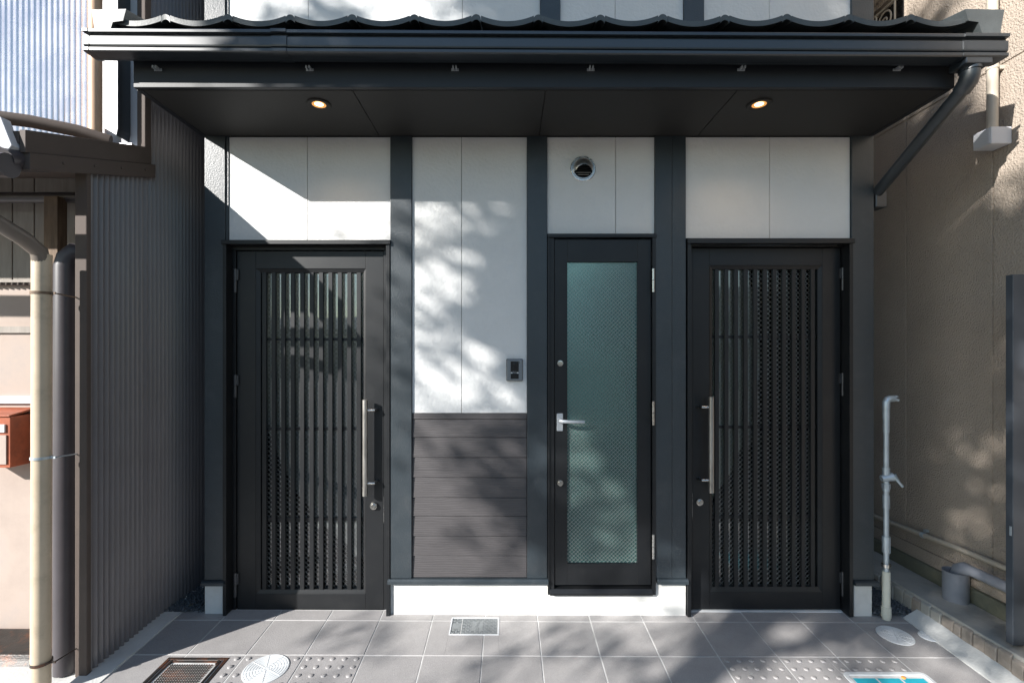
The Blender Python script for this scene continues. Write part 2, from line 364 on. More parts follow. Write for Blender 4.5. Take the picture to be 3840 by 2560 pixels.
# concrete strips at both sides of the forecourt
def strip(x0, x1, y0, y1, h, rise=0.0):
    m = MB(); n = 14
    for k in range(n):
        a, b = y0+(y1-y0)*k/n, y0+(y1-y0)*(k+1)/n
        j0 = 0.004*math.sin(k*2.1); j1 = 0.004*math.sin((k+1)*2.1)
        m.hexa([(x0+j0*0, a, gz(x0, a)-0.05), (x1, a, gz(x1, a)-0.05), (x1, b, gz(x1, b)-0.05), (x0, b, gz(x0, b)-0.05),
                (x0, a, gz(x0, a)+h), (x1, a, gz(x1, a)+h+j0+rise), (x1, b, gz(x1, b)+h+j1+rise), (x0, b, gz(x0, b)+h)])
    return m
struct('left_concrete_strip', strip(-2.02, XL, -1.38, 0.012, 0.005), M_conc)
struct('right_concrete_strip', strip(XR, 2.345, -1.38, -0.015, 0.003, 0.052), M_conc)

# gravel in both side gaps: nobody could count it
def gravel(x0, x1, y0, y1, n, zf):
    m = MB()
    for k in range(n):
        x, y = random.uniform(x0, x1), random.uniform(y0, y1)
        r = random.uniform(0.006, 0.013); z = zf(x, y)+r*0.4+random.uniform(0, 0.010)
        o = len(m.v); a = random.uniform(0, 6.28)
        pts = [(1, 0, 0), (0, 1, 0), (-1, 0, 0), (0, -1, 0), (0, 0, 0.8), (0, 0, -0.8)]
        for (p, q, s) in pts:
            f = random.uniform(0.65, 1.25)
            m.v.append((x+r*f*(p*math.cos(a)-q*math.sin(a)), y+r*f*(p*math.sin(a)+q*math.cos(a)), z+r*f*s))
        m.f += [(o, o+1, o+4), (o+1, o+2, o+4), (o+2, o+3, o+4), (o+3, o, o+4), (o+1, o, o+5), (o+2, o+1, o+5), (o+3, o+2, o+5), (o, o+3, o+5)]
    return m
o = part('gravel', gravel(2.10, 2.345, 0.0, 1.6, 5200, lambda x, y: -0.002), M_gravel); o['kind'] = 'stuff'
tag(o, 'dark loose gravel between the house corner and the concrete ledge', 'gravel')
o = part('gravel', gravel(-1.985, -1.70, 0.015, 1.8, 5200, lambda x, y: 0.0), M_gravel); o['kind'] = 'stuff'
tag(o, 'dark loose gravel in the gap beside the brown corrugated wall', 'gravel')

# ------------------------------------------------------------------ the house
H = thing('townhouse', 'narrow white and black rendered house front with two lattice doors and a tiled canopy', 'house', (0.18, 0.0, 0.0))
PW = 0.014      # posts stand this far proud of the boards
X0, X1 = fx(473)+0.003, fx(2003)
zt_low = fz(315)        # soffit height at the wall
TOP = 6.2
# backing wall with door openings
dl0, dl1 = fx(519), fx(894.5)            # left door hole
dc0, dc1 = fx(1260), fx(1503.5)
dr0, dr1 = fx(1578), fx(1953)
dtl, dtc, dtr = fz(557), fz(541), fz(553)
bw = MB()
for a, b, z0, z1 in ((X0+0.005, dl0, 0, TOP), (dl0, dl1, dtl, TOP), (dl1, dc0, 0, TOP), (dc0, dc1, dtc, TOP), (dc0, dc1, 0, fz(1360)), (dc1, dr0, 0, TOP), (dr0, dr1, dtr, TOP), (dr1, X1-0.005, 0, TOP)):
    bw.box(a, b, 0.016, 0.11, z0-0.02 if z0 == 0 else z0, z1)
part('backing_wall', bw, M_ind, H)
part('side_wall', bx(X0+0.005, X0+0.10, 0.112, 6, -0.02, TOP), M_white, H)
part('side_wall', bx(X1-0.10, X1-0.005, 0.112, 6, -0.02, TOP), M_white, H)
part('rear_wall', bx(X0+0.11, X1-0.11, 5.9, 6, -0.02, TOP), M_white, H)
part('open_upper_floor', bx(X0+0.101, -0.502, 0.112, 0.70, 2.60, 2.80), M_inw, H)  # floors cut short so an added light well brightens the rooms
part('open_upper_floor', bx(-0.478, 0.858, 0.112, 0.24, 2.60, 2.80), M_inwh, H)
part('open_upper_floor', bx(0.882, X1-0.101, 0.112, 0.75, 2.60, 2.80), M_inw, H)
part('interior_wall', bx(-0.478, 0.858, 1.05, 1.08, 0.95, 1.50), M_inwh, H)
part('interior_wall', bx(-0.478, 0.858, 1.045, 1.08, -0.02, 0.949), M_ind, H)  # lower wall and floor coloured dark to shade the glass towards the bottom
part('interior_floor', bx(-0.478, 0.858, 0.112, 1.04, -0.03, 0.06), M_ind, H)
part('open_flat_roof', bx(X0, X1, 0.0, 0.4, TOP+0.002, TOP+0.2), M_post, H)  # only a front strip; left open behind as an added light well

def panel(d0, d1, e0, e1, lip=True, y=0.0, nm='wall_panel'):
    """one white board between measured columns d0..d1 and rows e0..e1"""
    m = MB(); x0, x1, z1, z0 = fx(d0), fx(d1), fz(e0), fz(e1)
    m.box(x0, x1, y, 0.015, z0, z1)
    return part(nm, m, M_white, H, bevel=0.0012)
jg = 0.55
for a, b, e0, e1 in ((526.5, 706, 315.5, 551.5), (706, 897, 315.5, 551.5), (947, 1060, 315.5, 948), (1060, 1210, 315.5, 948),
                     (1257, 1414, 315.5, 537.5), (1414, 1503, 315.5, 537.5), (1574, 1767.5, 315.5, 547.5), (1767.5, 1952, 315.5, 547.5)):
    panel(a+(jg if a in (706, 1060, 1414, 1767.5) else 0), b-(jg if b in (706, 1060, 1414, 1767.5) else 0), e0, e1)
ub = fz(314)+0.1
def upanel(a, b):
    m = bx(fx(a), fx(b), 0.0, 0.015, zt_low+0.12, TOP); part('wall_panel', m, M_white, H, bevel=0.0012)
for a, b in ((526.5, 707.5), (708.5, 1061.5), (1062.5, 1240), (1287, 1412.5), (1413.5, 1569), (1616, 1766.5), (1767.5, 1954)): upanel(a, b)

def post(a, b, e0, e1, y=-PW, lab=None):
    return part('corner_post' if lab else 'post', bx(fx(a), fx(b), y, 0.0155, fz(e1), e0 if e0 > 2.7 else fz(e0)), M_post, H, bevel=0.0018, label=lab)
post(473, 520, TOP, 1329)
part('joint_strip', bx(fx(520)+0.001, fx(526.5)-0.001, -0.006, 0.014, dtl, TOP), M_post, H)
post(897.6, 946.4, zt_low, 1325)
post(1210.6, 1256.4, zt_low, 1325)
post(1503.6, 1541.6, zt_low, 1325); post(1542.2, 1573.4, zt_low, 1325)
post(1952.6, 2003, TOP, 1329)
for a, b in ((1240.6, 1286.4), (1569.6, 1615.4)):
    part('post', bx(fx(a), fx(b), -PW, 0.0155, zt_low+0.12, TOP), M_post, H, bevel=0.0018)
# siding: eight wood grained boards below the middle panel
part('siding_board', bx(fx(947), fx(1210), -0.003, 0.015, fz(962), fz(948.6)), M_side, H, bevel=0.0015)
br = [962.6, 1004, 1050, 1096, 1142, 1184.5, 1230.5, 1275.5, 1324.6]
for k in range(8):
    x0, x1 = fx(947), fx(1209.6)
    zt, zb = fz(br[k])-0.0014, fz(br[k+1])+0.0014
    m = MB().prism([(-0.0045, zb), (0.015, zb), (0.015, zt), (0.002, zt), (0.0, zt-0.004)], x0, x1, 'x')
    part('siding_board', m, M_side, H, bevel=0.0012)
# base flashing + rendered plinth
for a, b in ((893, 1258.5), (1506.5, 1577.4)):
    part('base_flashing', MB().prism([(-0.034, fz(1335.5)), (0.0155, fz(1335.5)), (0.0155, fz(1325.3)), (-0.024, fz(1325.3)), (-0.034, fz(1329))], fx(a), fx(b), 'x'), M_post, H)
for a, b in ((469, 521), (1956, 2010)):
    part('base_flashing', MB().prism([(-0.034, fz(1339)), (0.0155, fz(1339)), (0.0155, fz(1329.3)), (-0.024, fz(1329.3)), (-0.034, fz(1332))], fx(a), fx(b), 'x'), M_post, H)
pm = MB(); zb = -0.03
pm.box(fx(905), dc0-0.004, -0.002, 0.0155, zb, fz(1336)); pm.box(dc0-0.004, dc1+0.003, -0.002, 0.0155, zb, fz(1362.6)); pm.box(dc1+0.003, fx(1574.5), -0.002, 0.0155, zb, fz(1336))
part('plinth', pm, M_plinth, H)
part('plinth', bx(fx(895), fx(905)-0.0005, 0.006, 0.0155, zb, fz(1336)), M_plinth, H)
part('plinth', bx(fx(470), fx(514), 0.0, 0.0155, zb, fz(1339.5)), M_plinth, H, bevel=0.003)
part('plinth', bx(fx(1962), fx(2003), 0.0, 0.0155, zb, fz(1339.5)), M_plinth, H, bevel=0.003)
# rooms seen through the door glass
rm = MB()
rm.box(dl0-0.02, dl0-0.005, 0.112, 2.9, 0.0, 2.6)
part('interior_wall', rm, M_inw, H, label='cream hallway wall behind the left lattice door')
part('interior_wall', bx(-0.50, -0.48, 0.112, 2.9, 0, 2.6), M_ind, H)
part('interior_wall', bx(dl0-0.02, -0.5, 2.9, 2.95, 0, 2.6), M_inw, H)
part('interior_step', bx(dl0, -0.502, 1.05, 2.899, -0.02, 0.20), M_infl, H)
part('interior_floor', bx(dl0-0.02, dl1+0.1, 0.112, 1.049, -0.03, -0.002), M_infl, H)
part('interior_wall', bx(dr1+0.005, dr1+0.02, 0.112, 2.9, 0.0, 2.6), M_inw, H)
part('interior_wall', bx(0.86, 0.88, 0.112, 2.9, 0, 2.6), M_ind, H)
part('interior_wall', bx(1.32, dr1+0.004, 1.30, 1.34, 0, 2.6), M_inw, H, label='grey partition behind the right lattice door')
part('interior_wall', bx(0.881, dr1+0.02, 2.9, 2.95, 0, 2.6), M_ind, H)
part('interior_floor', bx(dr0-0.1, dr1+0.02, 0.112, 2.899, -0.03, -0.002), M_infl, H)

# ------------------------------------------------------------------ lattice doors
YL = 0.050       # leaf face
ZL = Z0+YL
slat_cache = {}
def wires(x0, x1, z0, z1, y, pitch, w, both=True):
    m = MB(); d = pitch
    def seg(ax, az, bx_, bz):
        L = math.hypot(bx_-ax, bz-az); nx, nz = -(bz-az)/L*w/2, (bx_-ax)/L*w/2
        m.hexa([(ax-nx, y, az-nz), (bx_-nx, y, bz-nz), (bx_-nx, y+w, bz-nz), (ax-nx, y+w, az-nz),
                (ax+nx, y, az+nz), (bx_+nx, y, bz+nz), (bx_+nx, y+w, bz+nz), (ax+nx, y+w, az+nz)])
    W, Hh = x1-x0, z1-z0
    k = -int(Hh/d)-1
    while k*d < W+Hh:
        # rising lines z = z0 + (x-x0) - k d
        c = k*d
        xa = max(x0, x0+c); xb = min(x1, x0+c+Hh)
        if xb-xa > 0.003: seg(xa, z0+(xa-x0)-c, xb, z0+(xb-x0)-c)
        if both:
            xa = max(x0, x0+c-0.0); xb = min(x1, x0+c+Hh)
            if xb-xa > 0.003: seg(xa, z1-((xa-x0)-c), xb, z1-((xb-x0)-c))
        k += 1
    return m
def lattice_door(fr, leaf, bead, opening, slats, bars, hinges, hinge_x, bar_x, bar_z, arm_z, arm_x, knob, side, lintel, label):
    """all numbers measured rows/columns; side = +1 handle on the right"""
    lx0, lx1, lz1, lz0 = fx(leaf[0], ZL), fx(leaf[1], ZL), fz(leaf[2], ZL), fz(leaf[3], ZL)
    sx0, sx1 = fx(bead[0], ZL), fx(bead[1], ZL); sz1, sz0 = fz(bead[2], ZL), fz(bead[3], ZL)
    y0, y1 = YL, YL+0.042
    lm = MB().box(lx0, sx0-0.0006, y0, y1, lz0, lz1).box(sx1+0.0006, lx1, y0, y1, lz0, lz1)      # leaf: two stiles, two rails
    lm.box(sx0, sx1, y0, y1, sz1+0.0006, lz1).box(sx0, sx1, y0, y1, lz0, sz0-0.0006)
    D = part('door', lm, M_alu, H, bevel=0.0012, label=label)
    d = MB()   # frame
    fl, frr, ft, fb = fx(fr[0]), fx(fr[1]), fz(fr[2]), fz(fr[3])
    jw = 0.020
    part('jamb', bx(fl, fl+jw, -0.020, 0.115, fb, ft), M_alu, D, bevel=0.001)
    part('jamb', bx(frr-jw, frr, -0.020, 0.115, fb, ft), M_alu, D, bevel=0.001)
    for a, b in ((fl+jw+0.0005, lx0-0.004), (lx1+0.004, frr-jw-0.0005)):
        if b-a > 0.002: part('frame_stop', bx(a, b, 0.040, 0.110, fb+0.01, ft-0.004), M_alu, D, bevel=0.001)
    part('head_jamb', bx(fl+jw+0.0005, frr-jw-0.0005, 0.030, 0.112, lz1+0.004, ft), M_alu, D)
    part('lintel', MB().prism([(-0.030, fz(lintel[1])), (0.02, fz(lintel[1])), (0.02, fz(lintel[0])), (-0.018, fz(lintel[0])), (-0.030, fz(lintel[0])-0.004)], fl-0.004, frr+0.004, 'x'), M_alu, D, bevel=0.001)
    part('threshold', bx(fl+jw+0.0006, frr-jw-0.0006, 0.0375, 0.108, fb-0.02, -0.0012), M_lid, D)
    # moulded bead around the opening
    ox0, ox1, oz1, oz0 = fx(opening[0], ZL), fx(opening[1], ZL), fz(opening[2], ZL), fz(opening[3], ZL)
    bd = MB(); e = 0.0008
    A = [(sx0+e, sz0+e), (sx1-e, sz0+e), (sx1-e, sz1-e), (sx0+e, sz1-e)]; B = [(ox0, oz0), (ox1, oz0), (ox1, oz1), (ox0, oz1)]
    for k in range(4):
        a, b, c, dd = A[k], A[(k+1) % 4], B[(k+1) % 4], B[k]
        bd.hexa([(a[0], y0+0.001, a[1]), (b[0], y0+0.001, b[1]), (c[0], y0+0.007, c[1]), (dd[0], y0+0.007, dd[1]),
                 (a[0], y1, a[1]), (b[0], y1, b[1]), (c[0], y1, c[1]), (dd[0], y1, dd[1])])
    part('bead', bd, M_alu, D)
    h = oz1-oz0-0.001; sw = fx(slats[0][1], ZL)-fx(slats[0][0], ZL)
    me = MB().box(-sw/2, sw/2, 0, 0.017, 0, h).mesh('slat', M_alu)
    for a, b in slats:
        c = (fx(a, ZL)+fx(b, ZL))/2
        put('slat', me, D, loc=(c, y0+0.003, oz0+0.0005), bevel=0.001)
    for r in bars:
        z = fz(r, ZL); part('cross_bar', bx(ox0+0.0005, ox1-0.0005, y0+0.0205, y0+0.0285, z-0.0085, z+0.0085), M_alu, D)
    part('glass_pane', bx(ox0+0.0008, ox1-0.0008, y0+0.032, y0+0.036, oz0+0.0008, oz1-0.0008), M_glass, D)
    part('glass_wire', wires(ox0+0.001, ox1-0.001, oz0+0.001, oz1-0.001, y0+0.0305, 0.0275, 0.0011), M_wire, D, kind='stuff')
    for a, b in hinges:
        hz1, hz0 = fz(a, ZL), fz(b, ZL); hx = fx(hinge_x, ZL)
        m = MB().tube([(hx, y0-0.008, hz0), (hx, y0-0.008, (hz0+hz1)/2-0.001)], 0.0095, 12).tube([(hx, y0-0.008, (hz0+hz1)/2+0.001), (hx, y0-0.008, hz1)], 0.0095, 12)
        s = side
        m.box(hx+s*0.004, hx+s*0.020, y0-0.012, y0-0.001, (hz0+hz1)/2+0.004, hz1-0.004)
        part('hinge', m, M_hinge, D, smooth=True)
    by = y0-0.052; Zb = Z0+by
    bxx = fx(bar_x, Zb); z1, z0 = fz(bar_z[0], Zb), fz(bar_z[1], Zb)
    m = MB().tube([(bxx, by, z0), (bxx, by, z1)], 0.0155, 20)
    part('pull_handle', m, M_brush, D, smooth=True)
    for az in arm_z:
        za = fz(az, Zb); ax = fx(arm_x, Z0+0.03)
        m = MB().tube([(bxx, by+0.004, za), (ax, by+0.006, za), (ax+side*0.004, by+0.020, za), (ax+side*0.006, y0-0.0005, za)], [0.008, 0.0085, 0.010, 0.011], 12)
        part('handle_arm', m, M_steel, D, smooth=True)
    kx, kz = fx(knob[0], Z0+0.03), fz(knob[1], Z0+0.03)
    m = MB().lathe([(0.022, 0), (0.022, -0.010), (0.020, -0.013), (0.016, -0.0135), (0.0155, -0.020), (0.013, -0.022), (0.006, -0.0222), (0.0055, -0.020), (0.0001, -0.020)], (kx, y0-0.0005, kz), 'y', 28)
    part('lock_cylinder', m, M_cyl, D, smooth=True)
    lx = lx1+0.002 if side > 0 else lx0-0.002
    part('latch_plate', bx(lx-0.0015, lx+0.0015, y0-0.002, y0+0.03, fz(knob[1]+37, ZL), fz(knob[1]-23, ZL)), M_steel, D)
    return D
sl = [(435,465),(503,533),(573,604),(643,674),(713,744),(783,814),(852,884),(921,952),(990,1022),(1060,1092),(1130,1162)]
slL = [((760+a/1.96)/1.63265, (760+b/1.96)/1.63265) for a, b in sl]
lattice_door((516, 896.8, 562, 1412), (545, 881, 577, 1402), (587.5, 840, 617, 1363), (597.5, 834.5, 625.5, 1354), slL,
             (779, 986, 1194.5), ((618, 672), (860, 912), (1313, 1368)), 542, 838.5, (918, 1138), (942, 1110), 862, (857, 1163), 1, (552.6, 563),
             'black lattice door on the left, mostly in sunlight, pull handle on its right side')
sr = [(358,387),(428,458),(500,529),(571,600),(641,671),(712,742),(783,812),(853,883),(924,954),(994,1024),(1063,1093)]
srR = [((2500+a/1.96)/1.63265, (2500+b/1.96)/1.63265) for a, b in sr]
lattice_door((1576.6, 1954, 561, 1412), (1590.5, 1930, 570, 1398.5), (1629.6, 1888.4, 609.7, 1360), (1637, 1879.5, 618, 1348), srR,
             (773, 981.5, 1190), ((615, 667), (856, 908), (1310, 1366)), 1934, 1634, (911, 1131), (935, 1103), 1609, (1609, 1154), -1, (548.6, 561),
             'black lattice door on the right, in shade, pull handle on its left side')

# ------------------------------------------------------------------ middle door with green wired glass
yc = -0.004; ZC = Z0+yc
l0, l1, g0, g1 = fx(1273.5), fx(1494.5), fx(1303), fx(1463.3)
lt, lb, gt, gb = fz(550.5), fz(1342), fz(601.5), fz(1292.7)
lm = MB().box(l0, g0-0.0005, yc, 0.032, lb, lt).box(g1+0.0005, l1, yc, 0.032, lb, lt).box(g0, g1, yc, 0.032, gt+0.0005, lt).box(g0, g1, yc, 0.032, lb, gb-0.0005)
D = part('door', lm, M_alu, H, bevel=0.0012, label='slim black door with green wired obscured glass and silver lever handle')
a0, a1, at, ab = fx(1257.6), fx(1504.2), fz(546), fz(1361.5)
part('jamb', bx(a0, fx(1262), -0.020, 0.10, ab, at), M_alu, D, bevel=0.001)
part('jamb', bx(fx(1262)+0.0005, fx(1272.5), -0.012, 0.10, ab+0.012, at), M_alu, D, bevel=0.001)
part('jamb', bx(fx(1496.5), a1, -0.020, 0.10, ab, at), M_alu, D, bevel=0.001)
part('lintel', MB().prism([(-0.026, fz(547)), (0.02, fz(547)), (0.02, fz(538)), (-0.016, fz(538)), (-0.026, fz(538)-0.004)], a0-0.002, a1+0.004, 'x'), M_alu, D, bevel=0.001)
part('sill', MB().prism([(-0.030, ab), (0.05, ab), (0.05, fz(1348)), (-0.014, fz(1349)), (-0.030, fz(1356))], fx(1262)+0.0005, fx(1496.5)-0.0005, 'x'), M_alu, D, bevel=0.001)
part('glass_pane', bx(g0+0.0005, g1-0.0005, 0.010, 0.016, gb+0.0005, gt-0.0005), M_frost, D)
part('glass_wire', wires(g0+0.001, g1-0.001, gb+0.001, gt-0.001, 0.0086, 0.0230, 0.0010), M_wire, D, kind='stuff')
for a, b in ((619, 672), (920, 974), (1223, 1278)):
    hz1, hz0 = fz(a), fz(b); hx = fx(1497.3); mid = (hz0+hz1)/2
    part('hinge', MB().tube([(hx, -0.026, hz0), (hx, -0.026, mid-0.001)], 0.0075, 12).tube([(hx, -0.026, mid+0.001), (hx, -0.026, hz1)], 0.0075, 12), M_steel, D, smooth=True)
pl = bx(fx(1278.3), fx(1292.8), yc-0.009, yc-0.0005, fz(989), fz(948.5)); part('lever_plate', pl, M_lever, D, bevel=0.004)
lx = fx(1285.6); lz = fz(964)
m = MB().tube([(lx, yc-0.009, lz), (lx, yc-0.040, lz), (lx+0.012, yc-0.050, lz-0.001), (fx(1303), yc-0.052, lz-0.003), (fx(1339), yc-0.050, lz-0.004)], [0.013, 0.011, 0.0105, 0.0095, 0.0095], 16)
part('lever_handle', m, M_lever, D, smooth=True)
for kd in (834, 1107):
    m = MB().lathe([(0.0185, 0), (0.0185, -0.010), (0.017, -0.013), (0.012, -0.0135), (0.0115, -0.017), (0.0055, -0.0172), (0.005, -0.015), (0.0001, -0.015)], (fx(1286.3), yc-0.0005, fz(kd)), 'y', 28)
    part('lock_cylinder', m, M_cyl, D, smooth=True)

# ------------------------------------------------------------------ canopy
CX0, CX1, CY = -1.755, 2.095, Z0*0+(2.25-Z0)     # fascia plane y
zs = fz(315)                                     # soffit
C = part('canopy', bx(CX0+0.03, CX1-0.03, CY+0.03, -0.016, zs+0.020, zs+0.09), M_soff, H)
xs = [CX0+0.026, -0.735, 0.179, 1.087, CX1-0.026]
for k in range(4):
    part('soffit_panel', bx(xs[k]+0.002, xs[k+1]-0.002, CY+0.024, -PW-0.001, zs, zs+0.012), M_soff, C, bevel=0.001)
part('soffit_backing', bx(CX0+0.027, CX1-0.027, CY+0.025, -PW-0.002, zs+0.013, zs+0.0195), M_ind, C)
part('fascia', bx(CX0, CX1, CY, CY+0.022, zs+0.002, 2.965), M_fasc, C, bevel=0.002)
sl_ = 0.26
for xa, xb in ((CX0, CX0+0.025), (CX1-0.025, CX1)):
    part('barge_board', MB().prism([(CY+0.0225, zs), (-0.0145, zs), (-0.0145, zs+0.20+0.12), (CY+0.0225, zs+0.20)], xa, xb, 'x'), M_fasc, C)
rp = MB().prism([(CY-0.04, 2.952), (-0.016, 3.092), (-0.016, 3.112), (CY-0.04, 2.972)], CX0+0.03, CX1-0.03, 'x')
part('roof_deck', rp, M_ind, C)
part('eave_filler', bx(CX0+0.05, CX1-0.05, CY-0.005, CY-0.001, 2.95, 3.0), M_fasc, C)
# pantiles, every one its own piece
P = 0.2804; A = 0.034; TY = 2.165-Z0
def tile_mesh(L):
    us = [0.075+0.85*k/14 for k in range(15)]
    prof = [(u*P, A*(2*u-1)**2) for u in us]
    cap = [(0.927*P, A*0.48), (0.945*P, A*0.70), (0.97*P, A*0.84), (1.0*P, A*0.90), (1.03*P, A*0.84), (1.055*P, A*0.70), (1.071*P, A*0.48)]
    prof += cap; n = len(prof); th = 0.023
    m = MB(); rr = sl_*L
    top0 = [(x, 0, z) for x, z in prof]; bot0 = [(x, 0.002, z-th) for x, z in prof]
    top1 = [(x, L, z+rr) for x, z in prof]; bot1 = [(x, L, z+rr-0.016) for x, z in prof]
    m.quadstrip(top0, top1); m.quadstrip(bot0, bot1); m.quadstrip(top0, bot0); m.quadstrip(top1, bot1)
    m.f.append((0, n, n+2*n, 2*n)) if False else None
    m.quadstrip([top0[0], top1[0]], [bot0[0], bot1[0]]); m.quadstrip([top0[-1], top1[-1]], [bot0[-1], bot1[-1]])
    me = m.mesh('roof_tile', M_rtile, True)
    return me
tm_ = tile_mesh(0.25)
for r in range(3):
    for k in range(-1, 13):
        x = -1.544+(k)*P
        if k == -1: x = -1.544-P
        z = 3.003+r*0.20*sl_+r*0.008
        put('roof_tile', tm_, C, loc=(x+random.uniform(-0.001, 0.001), TY+r*0.20, z+random.uniform(-0.0012, 0.0012)), rot=(0, R(random.uniform(-0.25, 0.25)), 0))
# verge tiles at both ends
def verge(x0, x1, flip):
    a, b = (x0, x1) if not flip else (x1, x0); s = 1 if not flip else -1
    zt = 3.046
    pts = [(a, zt), (b, zt+0.003), (b-s*0.014, zt-0.050), (b-s*0.060, zt-0.056), (b-s*0.075, zt-0.105), (a+s*0.018, zt-0.105)]
    m = MB(); L = 0.255
    f0 = [(x, 0, z) for x, z in pts]; f1 = [(x, L, z+sl_*L) for x, z in pts]
    m.quadstrip(f0, f1, closed=True); o = len(m.v); m.v += f0; m.f.append(tuple(range(o, o+6))); o = len(m.v); m.v += f1; m.f.append(tuple(range(o, o+6)))
    return m
for x0, x1, fl in ((-1.868, -1.712, False), (2.052, 2.228, True)):
    me = verge(x0, x1, fl).mesh('verge_tile', M_rtile)
    for r in range(3): put('verge_tile', me, C, loc=(0, TY-0.012+r*0.205, r*0.205*sl_), bevel=0.003)
# gutter with formed profile, falling towards the downpipe
GY = 2.14-Z0
shear = lambda q: (q[0], q[1], q[2]-0.0062*(q[0]+0.3))
gp = [(-0.008, 2.941), (-0.009, 2.938), (-0.009, 2.927), (0.010, 2.925), (0.010, 2.915), (-0.0005, 2.913), (-0.001, 2.909), (-0.001, 2.876), (0.001, 2.870), (0.009, 2.866),
      (0.009, 2.861), (-0.003, 2.860), (-0.003, 2.848), (0.002, 2.844), (0.060, 2.844), (0.080, 2.849), (0.086, 2.858), (0.086, 2.920), (0.083, 2.920), (0.083, 2.860), (0.060, 2.848), (0.014, 2.848), (0.014, 2.925), (0.0, 2.941)]
gp2 = [(GY+u, v-0.002) for u, v in gp]
G = part('gutter', MB().prism(gp2, -1.868, 2.06, 'x', shear), M_gut, C)
def sleeve(a, b, g):
    cy, cz = GY+0.04, 2.892
    pr = [(cy+(u-cy)*1.0+(-g if u < cy else g*0.5), cz+(v-cz)*(1+g*8)) for u, v in gp2[:18]]
    return MB().prism(pr, a, b, 'x', shear)
part('gutter_joint', sleeve(-1.053, -0.985, 0.0045), M_gut, G)
part('gutter_end', sleeve(-1.890, -1.866, 0.0025), M_gut, G)
part('gutter_end', sleeve(2.03, 2.228, 0.0035), M_gut, G)
part('outlet_box', bx(2.045, 2.165, GY+0.0, GY+0.088, 2.800, 2.836), M_gut, G, bevel=0.004)
for dxx in (362, 711, 1045, 1357, 1703, 2061):
    x = fx(dxx, 2.245)
    m = bx(x-0.018, x+0.018, CY-0.004, CY-0.0005, 2.826, 2.838)
    m.box(x-0.010, x-0.004, CY-0.030, CY-0.006, 2.826, 2.838); m.box(x+0.004, x+0.010, CY-0.030, CY-0.006, 2.826, 2.838)
    part('gutter_bracket', m, M_lever, C, bevel=0.001)
# slanting downpipe
m = MB(); px, py = 2.105, GY+0.045
pth = [(px, py, 2.800), (px, py, 2.765), (px+0.001, py+0.010, 2.740), (px+0.003, py+0.035, 2.718)]
part('downpipe_elbow', MB().tube([(px, py, 2.81), (px, py, 2.775), (px+0.002, py+0.012, 2.748), (px+0.004, py+0.045, 2.722)], [0.037, 0.037, 0.038, 0.036], 20), M_gut, H, smooth=True)
part('downpipe_collar', MB().tube([(px, py, 2.800), (px, py, 2.788)], 0.042, 20), M_gut, H, smooth=True)
pend = (2.128, 0.075, 2.385)
part('downpipe', MB().tube([(px+0.003, py+0.035, 2.728), pend], 0.030, 20), M_gut, H, smooth=True)
part('downpipe', MB().tube([(2.135, 0.100, 2.38), (2.137, 0.105, 2.34), (2.137, 0.105, 0.02)], 0.028, 20), M_gut, H, smooth=True)
part('downpipe_elbow', MB().tube([(2.124, 0.045, 2.41), (2.136, 0.10, 2.365), (2.137, 0.105, 2.30)], 0.036, 20), M_gut, H, smooth=True)
part('pipe_clamp', bx(2.105, 2.172, -0.02, 0.06, fz(478), fz(440)), M_gut, H, bevel=0.006)

# ------------------------------------------------------------------ downlights
def downlight(x, y, label):
    T = thing('downlight', label, 'ceiling light', (x, y, zs), 'recessed downlights in the canopy soffit')
    part('trim_ring', MB().lathe([(0.058, -0.0005), (0.058, -0.006), (0.054, -0.009), (0.050, -0.009), (0.0345, -0.0040)], (x, y, zs), 'z', 40), M_soff, T, smooth=True)
    part('reflector', MB().lathe([(0.034, -0.0042), (0.027, -0.0015), (0.020, -0.0010)], (x, y, zs), 'z', 40), M_amber, T, smooth=True)
    part('lamp_lens', MB().lathe([(0.021, -0.0018), (0.014, -0.0028), (0.0001, -0.003)], (x, y, zs), 'z', 32), M_lamp, T, smooth=True)
    l = bpy.data.lights.new('downlight_lamp', 'SPOT'); l.energy = 2.0; l.color = (1, 0.68, 0.38); l.spot_size = R(130); l.spot_blend = 0.8; l.shadow_soft_size = 0.025
    lo = bpy.data.objects.new('lamp_light', l); COL.objects.link(lo); lo.parent = T
    lo.location = (0, 0, -0.012)
downlight(-0.942, 2.396-Z0, 'left of the two lit downlights in the dark canopy soffit, above the sunlit door')
downlight(1.255, 2.396-Z0, 'right of the two lit downlights in the dark canopy soffit, above the shaded door')

# ------------------------------------------------------------------ vent hood
vx, vz = fx(1339), fz(388)
V = thing('vent_hood', 'round stainless steel vent hood on the white panel above the green glass door', 'vent', (vx, 0, vz))
part('flange', MB().lathe([(0.073, -0.0005), (0.073, -0.004), (0.070, -0.007), (0.062, -0.007), (0.060, -0.012), (0.057, -0.012), (0.057, -0.0005)], (vx, 0, vz), 'y', 40), M_steel, V, smooth=True)
part('dark_duct_disc', MB().lathe([(0.056, -0.001), (0.0001, -0.001)], (vx, 0, vz), 'y', 32), M_blackp, V)  # flat black disc, colour stands in for the shade inside the vent
hd = MB(); NA, NB = 56, 22; ro = 0.057; dep = 0.046
grid = []
for i in range(NB+1):
    ph = (math.pi/2)*(i/NB)
    row = []
    for k in range(NA+1):
        th = R(-22)+(math.pi+R(44))*k/NA
        rr = ro*math.cos(ph)
        zz = rr*math.sin(th); row.append((vx+rr*math.cos(th), -0.010-dep*math.sin(ph), vz+zz))
    grid.append(row)
